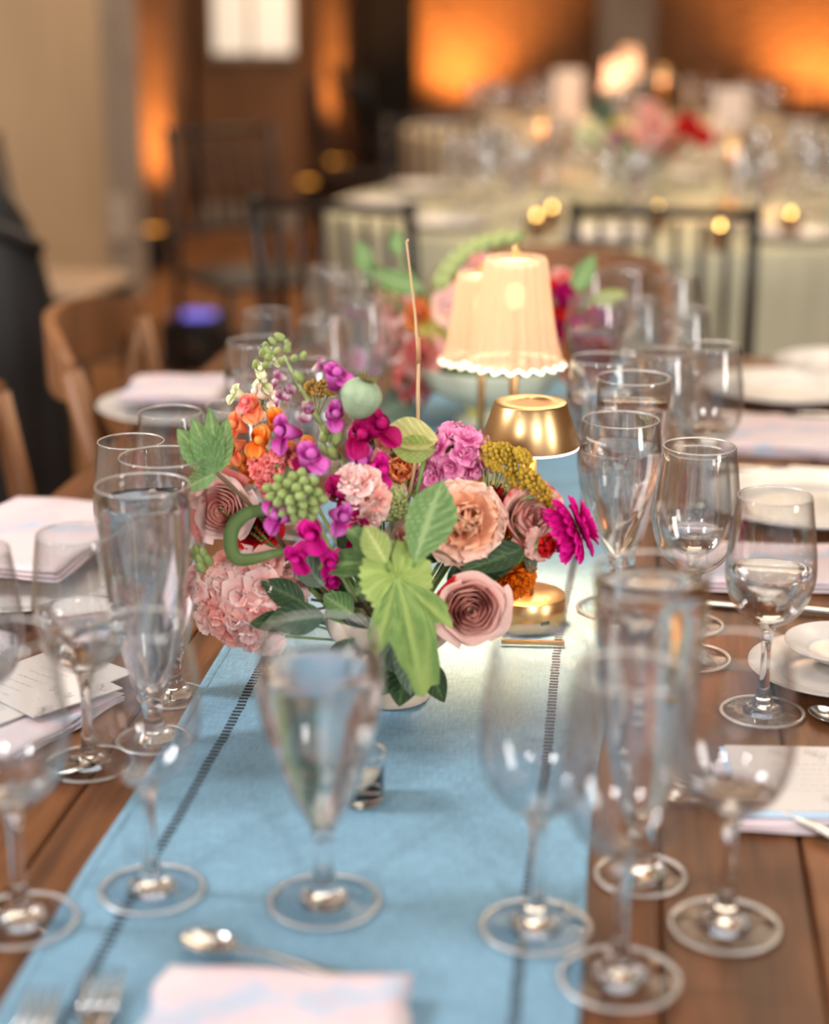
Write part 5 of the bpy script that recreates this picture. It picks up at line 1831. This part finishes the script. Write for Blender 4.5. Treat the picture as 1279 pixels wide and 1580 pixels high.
def chiavari(label, x, y, rz, group=None, cushion=False):
    """thin black spindle-backed banquet chair, sitter faces local +X"""
    if not CH:
        CH['seat'] = mesh('seat', *box(-0.19, 0.20, -0.20, 0.20, 0.43, 0.455, 0.006), M_CB, False)
        CH['cushion'] = mesh('cushion', *box(-0.18, 0.20, -0.19, 0.19, 0.4555, 0.49, 0.015), M_CUSH, False)
        CH['leg'] = mesh('leg', *tube([(0, 0, 0.44), (0, 0, 0.2), (0.01, 0, 0)], [0.014, 0.016, 0.012], 8), M_CB)
        CH['post'] = mesh('back_post', *tube([(-0.03, 0, 0), (0, 0, 0.44), (-0.02, 0, 0.7), (-0.05, 0, 0.92)], [0.014, 0.016, 0.014, 0.013], 8), M_CB)
        CH['rail'] = mesh('rail', *tube([(0, -0.19, 0), (-0.012, 0, 0.004), (0, 0.19, 0)], 0.012, 8), M_CB)
        CH['spindle'] = mesh('spindle', *tube([(0, 0, 0), (-0.012, 0, 0.14), (-0.028, 0, 0.29)], [0.007, 0.0085, 0.007], 6), M_CB)
    t = thing('banquet_chair', label, 'chair', (x, y, 0), group, rz)
    ob('seat', CH['seat'], t)
    if cushion:
        ob('cushion', CH['cushion'], t)
    for s_ in (-1, 1):
        ob('leg', CH['leg'], t, T(0.18, s_ * 0.18, 0))
        ob('back_post', CH['post'], t, T(-0.19, s_ * 0.19, 0))
        ob('side_stretcher', CH['rail'], t, T(-0.005, s_ * 0.185, 0.2) @ RZ(math.pi / 2))
    for z, x_ in ((0.90, -0.238), (0.58, -0.20), (0.2, -0.195)):
        ob('top_rail' if z > 0.8 else 'back_rail', CH['rail'], t, T(x_, 0, z))
    ob('front_rail', CH['rail'], t, T(0.18, 0, 0.26))
    for k in range(6):
        ob('spindle', CH['spindle'], t, T(-0.203, -0.135 + k * 0.054, 0.59))
    return t


# ------------------------------------------------------------------ round tables with sage cloths
M_SAGE = mat('sage green cloth', (178, 174, 148), 0.9, noise=0.04, nscale=6)
M_CREAMC = mat('cream cloth', (200, 184, 158), 0.9, noise=0.04, nscale=6)


def round_table(label, x, y, r, m):
    t = thing('round_table', label, 'table', (x, y, 0))
    ob('table_top', mesh('table_top', *lathe([(0.001, 0.72), (r - 0.01, 0.72), (r - 0.01, 0.752), (0.001, 0.752)], 40, False), M_WOOD[1]), t)
    ob('pedestal', mesh('pedestal', *lathe(sm([(0.30, 0.0), (0.29, 0.03), (0.06, 0.06), (0.05, 0.4), (0.06, 0.66), (0.25, 0.72)], 2), 20, False), M_WOOD[1]), t)
    seg = 180

    def wob(rr, z, a, j):
        k = smoothstep(0.74, 0.0, z)
        return rr + k * (0.05 * math.sin(a * 14) + 0.03 * math.sin(a * 23 + 1) + 0.04)
    pr = [(0.0005, 0.757), (r * 0.5, 0.757), (r - 0.02, 0.757), (r - 0.005, 0.755), (r + 0.003, 0.745)] + [(r + 0.004, 0.74 - k * 0.0735) for k in range(1, 11)]
    c = thing('tablecloth', label.replace('table', 'tablecloth hanging to the floor over the table', 1) if False else ('pale sage cloth hanging in folds to the floor' if m is M_SAGE else 'cream cloth over the farthest round table'), 'tablecloth', (x, y, 0.0), None, 0,
              mesh('tablecloth', *lathe(pr, seg, False, wob), m))
    return t


c2 = on(895, 320)
T2 = Vector((at(1000, 300, 5.15).x, 5.15, TZ))
round_table('round banquet table behind the black spindle-backed chairs', T2.x, T2.y, 0.93, M_SAGE)
T3 = Vector((at(960, 200, 8.2).x, 8.2, TZ))
round_table('farthest round banquet table in front of the brick wall', T3.x, T3.y, 1.0, M_CREAMC)

# black chairs
chiavari('black spindle-back chair at the round table, right, directly behind the farm table', at(1028, 400, 4.0).x, 4.02, math.pi / 2 - 0.05)
chiavari('black spindle-back chair at the round table, left, behind the far left glasses', at(582, 380, 4.0).x, 4.02, math.pi / 2 - 0.3)
chiavari('black chair standing alone before the brown pier with the lit window', at(400, 350, 5.8).x, 5.7, -0.9, cushion=False)
chiavari('black chair at the foot of the dark doorway, behind the round table', at(548, 200, 9.1).x, 9.2, 0.3)
chiavari('black chair with a beige cushion against the plaster wall at the far left', on(70, 480, 0.4).x - 0.02, on(70, 480, 0.4).y + 0.1, -0.1, cushion=True)
chiavari('black chair in the dark back corner, nearer the glowing wall', at(605, 150, 10.6).x, 10.8, 0.4)
chiavari('black chair in the dark back corner, nearer the narrow orange pier', at(556, 150, 10.6).x, 11.3, 0.5)
for k, a in enumerate((10, 60, 100, 330)):
    x_, y_ = T3.x + 1.42 * math.cos(rad(a)), T3.y + 1.42 * math.sin(rad(a))
    chiavari('black spindle-back chair on the %s of the farthest round table' % {10: 'right side', 60: 'back right side', 100: 'back, before the brick wall,', 140: 'back left side', 330: 'near right side'}[a], x_, y_, rad(a + 180))
for k, a in enumerate((20, 60, 120)):
    x_, y_ = T2.x + 1.34 * math.cos(rad(a)), T2.y + 1.34 * math.sin(rad(a))
    chiavari('black spindle-back chair on the %s of the sage-clothed round table' % {20: 'right side', 60: 'far right side', 120: 'far left side'}[a], x_, y_, rad(a + 180))
# black cloth hanging at the far left edge
dc = thing('draped_cloth', 'tall black draped cloth at the far left edge, behind the wooden chairs', 'cloth', (at(-28, 500, 3.6).x, 3.6, 0.0), None, rad(25))
dpr = sm([(0.17, 0.02), (0.18, 0.3), (0.175, 0.55), (0.15, 0.74), (0.11, 0.88), (0.05, 0.97), (0.001, 0.985)], 3)
V, Fc = lathe(dpr, 48, False, lambda r, z, a, j: r * (1 + 0.06 * math.sin(9 * a) * smoothstep(0.95, 0.3, z)))
ob('cloth', mesh('cloth', [(x, y * 0.45, z) for x, y, z in V], Fc, M_BLACK), dc)
V, Fc = tube(bez((-0.13, -0.05, 0.82), (0, -0.09, 0.93), (0.13, -0.05, 0.82), 8), 0.018, 8)
ob('top_fold', mesh('top_fold', V, Fc, M_BLACK), dc)

# table settings on the two round tables
SEGB = 20


def ringset(C, r0, n, kinds, group, label, ph=0.0, jit=0.03, lv=None):
    for k in range(n):
        a = 2 * math.pi * k / n + ph
        for kk, (kd, dr_, da) in enumerate(kinds):
            rr = r0 + dr_ + R.uniform(-jit, jit) * 0.5
            aa = a + da + R.uniform(-0.02, 0.02)
            glass(kd, 0, 0, label[kd], p=Vector((C.x + rr * math.cos(aa), C.y + rr * math.sin(aa), 0)), level=(lv or {}).get(kd, 0), seg=SEGB, group=group + (' - tall' if kd == 'pilsner' else ' - goblets' if kd == 'goblet' else ''))


ringset(T2, 0.56, 10, (('wine', 0.02, 0.0), ('goblet', -0.02, 0.16), ('wine', -0.09, 0.07), ('pilsner', -0.10, 0.22)), 'glasses on the nearer round table',
        {'wine': 'wine glass on the sage-clothed round table', 'goblet': 'water goblet on the sage-clothed round table', 'pilsner': 'tall tapered glass on the sage-clothed round table'}, 0.1, lv={'goblet': 0.16})
ringset(T3, 0.66, 10, (('wine', 0.02, 0.0), ('goblet', -0.02, 0.14), ('wine', -0.09, 0.07)), 'glasses on the farthest round table',
        {'wine': 'wine glass on the farthest round table', 'goblet': 'water goblet on the farthest round table'}, 0.3, lv={'goblet': 0.16})
for C, r_, z_, g_, lb in ((T2, 0.76, 0, 'plates on the nearer round table', 'white dinner plate on the sage-clothed round table'), (T3, 0.83, 0, 'plates on the farthest round table', 'white dinner plate on the farthest round table')):
    for k in range(10):
        a = 2 * math.pi * k / 10 + 0.18
        plate(lb, (C.x + r_ * math.cos(a), C.y + r_ * math.sin(a), TZ + 0.0005), 0.12, 0.016, g_)
# upright white menu cards at the farthest table
M_WHITE = mat('white stiff card', (232, 214, 200), 0.7)
for px, py, Y_, h_, lb in ((878, 92, 8.1, 0.26, 'tall white card standing at the left of the farthest table'), (1128, 150, 7.4, 0.22, 'tall white card standing at the right of the farthest table')):
    q_ = at(px, py, Y_)
    t = thing('standing_card', lb, 'card', (q_.x, Y_, TZ - 0.002), None, 0.1)
    ob('sheet', mesh('sheet', *box(-0.065, 0.065, -0.002, 0.002, 0.012, h_, 0.0005), M_WHITE, False), t)
    ob('stand', mesh('stand', *box(-0.05, 0.05, -0.03, 0.03, 0, 0.012, 0.002), BRASS, False), t)

# lamps and candles
q_ = at(1130, 222, 5.0)
dome_lamp('small dome lamp lit on the sage-clothed round table at the right', (q_.x, 5.0, TZ - 0.001), 1.6, seg=32)
q_ = at(836, 176, 5.85)
dome_lamp('small dome lamp lit on the far side of the sage-clothed round table', (q_.x, 5.85, TZ - 0.001), 1.2, seg=32)
q_ = at(946, 130, 8.0)
pleated_lamp('glowing pleated lamp at the centre of the farthest round table', (q_.x, 8.0, TZ - 0.001), 1.6)
q_ = at(1022, 110, 8.3)
dome_lamp('small dome lamp lit at the right of the farthest round table', (q_.x, 8.3, TZ - 0.001), 1.2, s=1.2, seg=32)
q_ = at(972, 75, 8.75)
pleated_lamp('glowing pleated lamp at the back edge of the farthest round table', (q_.x, 8.75, TZ - 0.001), 0.8, s=1.1)
M_FLAME = mat('candle flame', (255, 200, 110), 0.5, emis=(255, 196, 100), estr=14)
M_VOT = mat('amber votive glass', (230, 190, 140), 0.1, trans=0.9)
for i, (px, py, Y_, lb) in enumerate(((1017, 290, 4.62, 'small votive candle on the round table behind the right black chair'), (1222, 298, 4.55, 'votive candle nearest the right edge of the round table'), (852, 300, 4.6, 'votive candle near the front of the round table, left of the chair'),
                                      (828, 316, 4.42, 'amber votive candle at the front edge of the round table'), (1110, 375, 4.28, 'votive candle behind the right post of the black chair'), (990, 132, 8.0, 'votive candle beside the pleated lamp on the farthest table'),
                                      (915, 135, 7.9, 'votive candle left of the pleated lamp on the farthest table'), (1062, 140, 8.0, 'votive candle right of the pleated lamp on the farthest table'))):
    x_ = at(px, py, Y_).x
    t = thing('votive_candle', lb, 'candle', (x_, Y_, TZ - 0.002))
    ob('cup', mesh('cup', *lathe([(0.001, 0.0005), (0.026, 0.0005), (0.031, 0.055), (0.029, 0.055), (0.024, 0.004), (0.001, 0.004)], 20, False), M_VOT), t)
    ob('wax', mesh('wax', *lathe([(0.001, 0.0045), (0.023, 0.005), (0.024, 0.030), (0.001, 0.030)], 18, False), MATS['wax']), t)
    ob('flame', mesh('flame', *lathe(sm([(0.0004, 0.034), (0.006, 0.040), (0.0065, 0.047), (0.003, 0.058), (0.0004, 0.066)], 2), 10, False), M_FLAME), t)
# flowers on the round tables
for C, grp, specs in ((Vector((at(985, 240, 5.3).x, 5.3, TZ)), 'flowers of the arrangement on the nearer round table',
                       (('lime green bloom', 912, 205, 0.045, P_CREAM, 'carn'), ('yellow green bloom', 940, 190, 0.035, P_YEL, 'carn'), ('crimson bloom', 1060, 195, 0.042, P_RED, 'carn'), ('wine red bloom', 1010, 190, 0.045, P_ROSEIN, 'carn'),
                        ('blush pink bloom', 985, 215, 0.040, P_PINK, 'carn'), ('mauve bloom', 955, 215, 0.036, P_MAUVE, 'carn'), ('dusty grey green bloom', 930, 170, 0.04, L_EUC, 'carn'), ('coral bloom', 1030, 225, 0.04, P_CORAL, 'carn'),
                        ('dark red bloom', 1085, 210, 0.035, P_RED, 'carn'), ('rose pink bloom', 1000, 170, 0.035, P_ROSEIN, 'carn')))
                      ,):
    vz = thing('flower_bowl', 'pale footed bowl of mixed flowers on the sage-clothed round table', 'vase', (C.x, C.y, TZ - 0.001))
    ob('bowl', v2.children[0].data, vz)
    mo = Vector((C.x, C.y, TZ + 0.08))
    for lb, px, py, Rr, m, kind in specs:
        p_ = at(px, py, C.y + R.uniform(-0.06, 0.06))
        t = thing('garden_rose', lb + ' in the bowl on the sage-clothed round table', 'flower', p_, grp + ' ' + lb)
        carnation(t, Rr, dr(0, 0.6, 1), m, m, (4, 6, 7), 0, 0.1)
        stem_to(t, mo, r=0.003)
    for k in range(7):
        a = k * 0.9
        t = thing('leaf_sprig', 'green leaf in the bowl on the sage-clothed round table', 'foliage', (C.x + 0.10 * math.cos(a), C.y + 0.08 * math.sin(a), TZ + 0.12), 'leaves in the bowl on the nearer round table')
        ob('blade', leaf_mesh(0.11, 0.05, L_GRN if k % 2 else L_DARK, 0.5, 0.2), t, RZ(a - 1.57) @ RX(0.6))
        stem_to(t, mo, r=0.002)
bpy.context.view_layer.update()
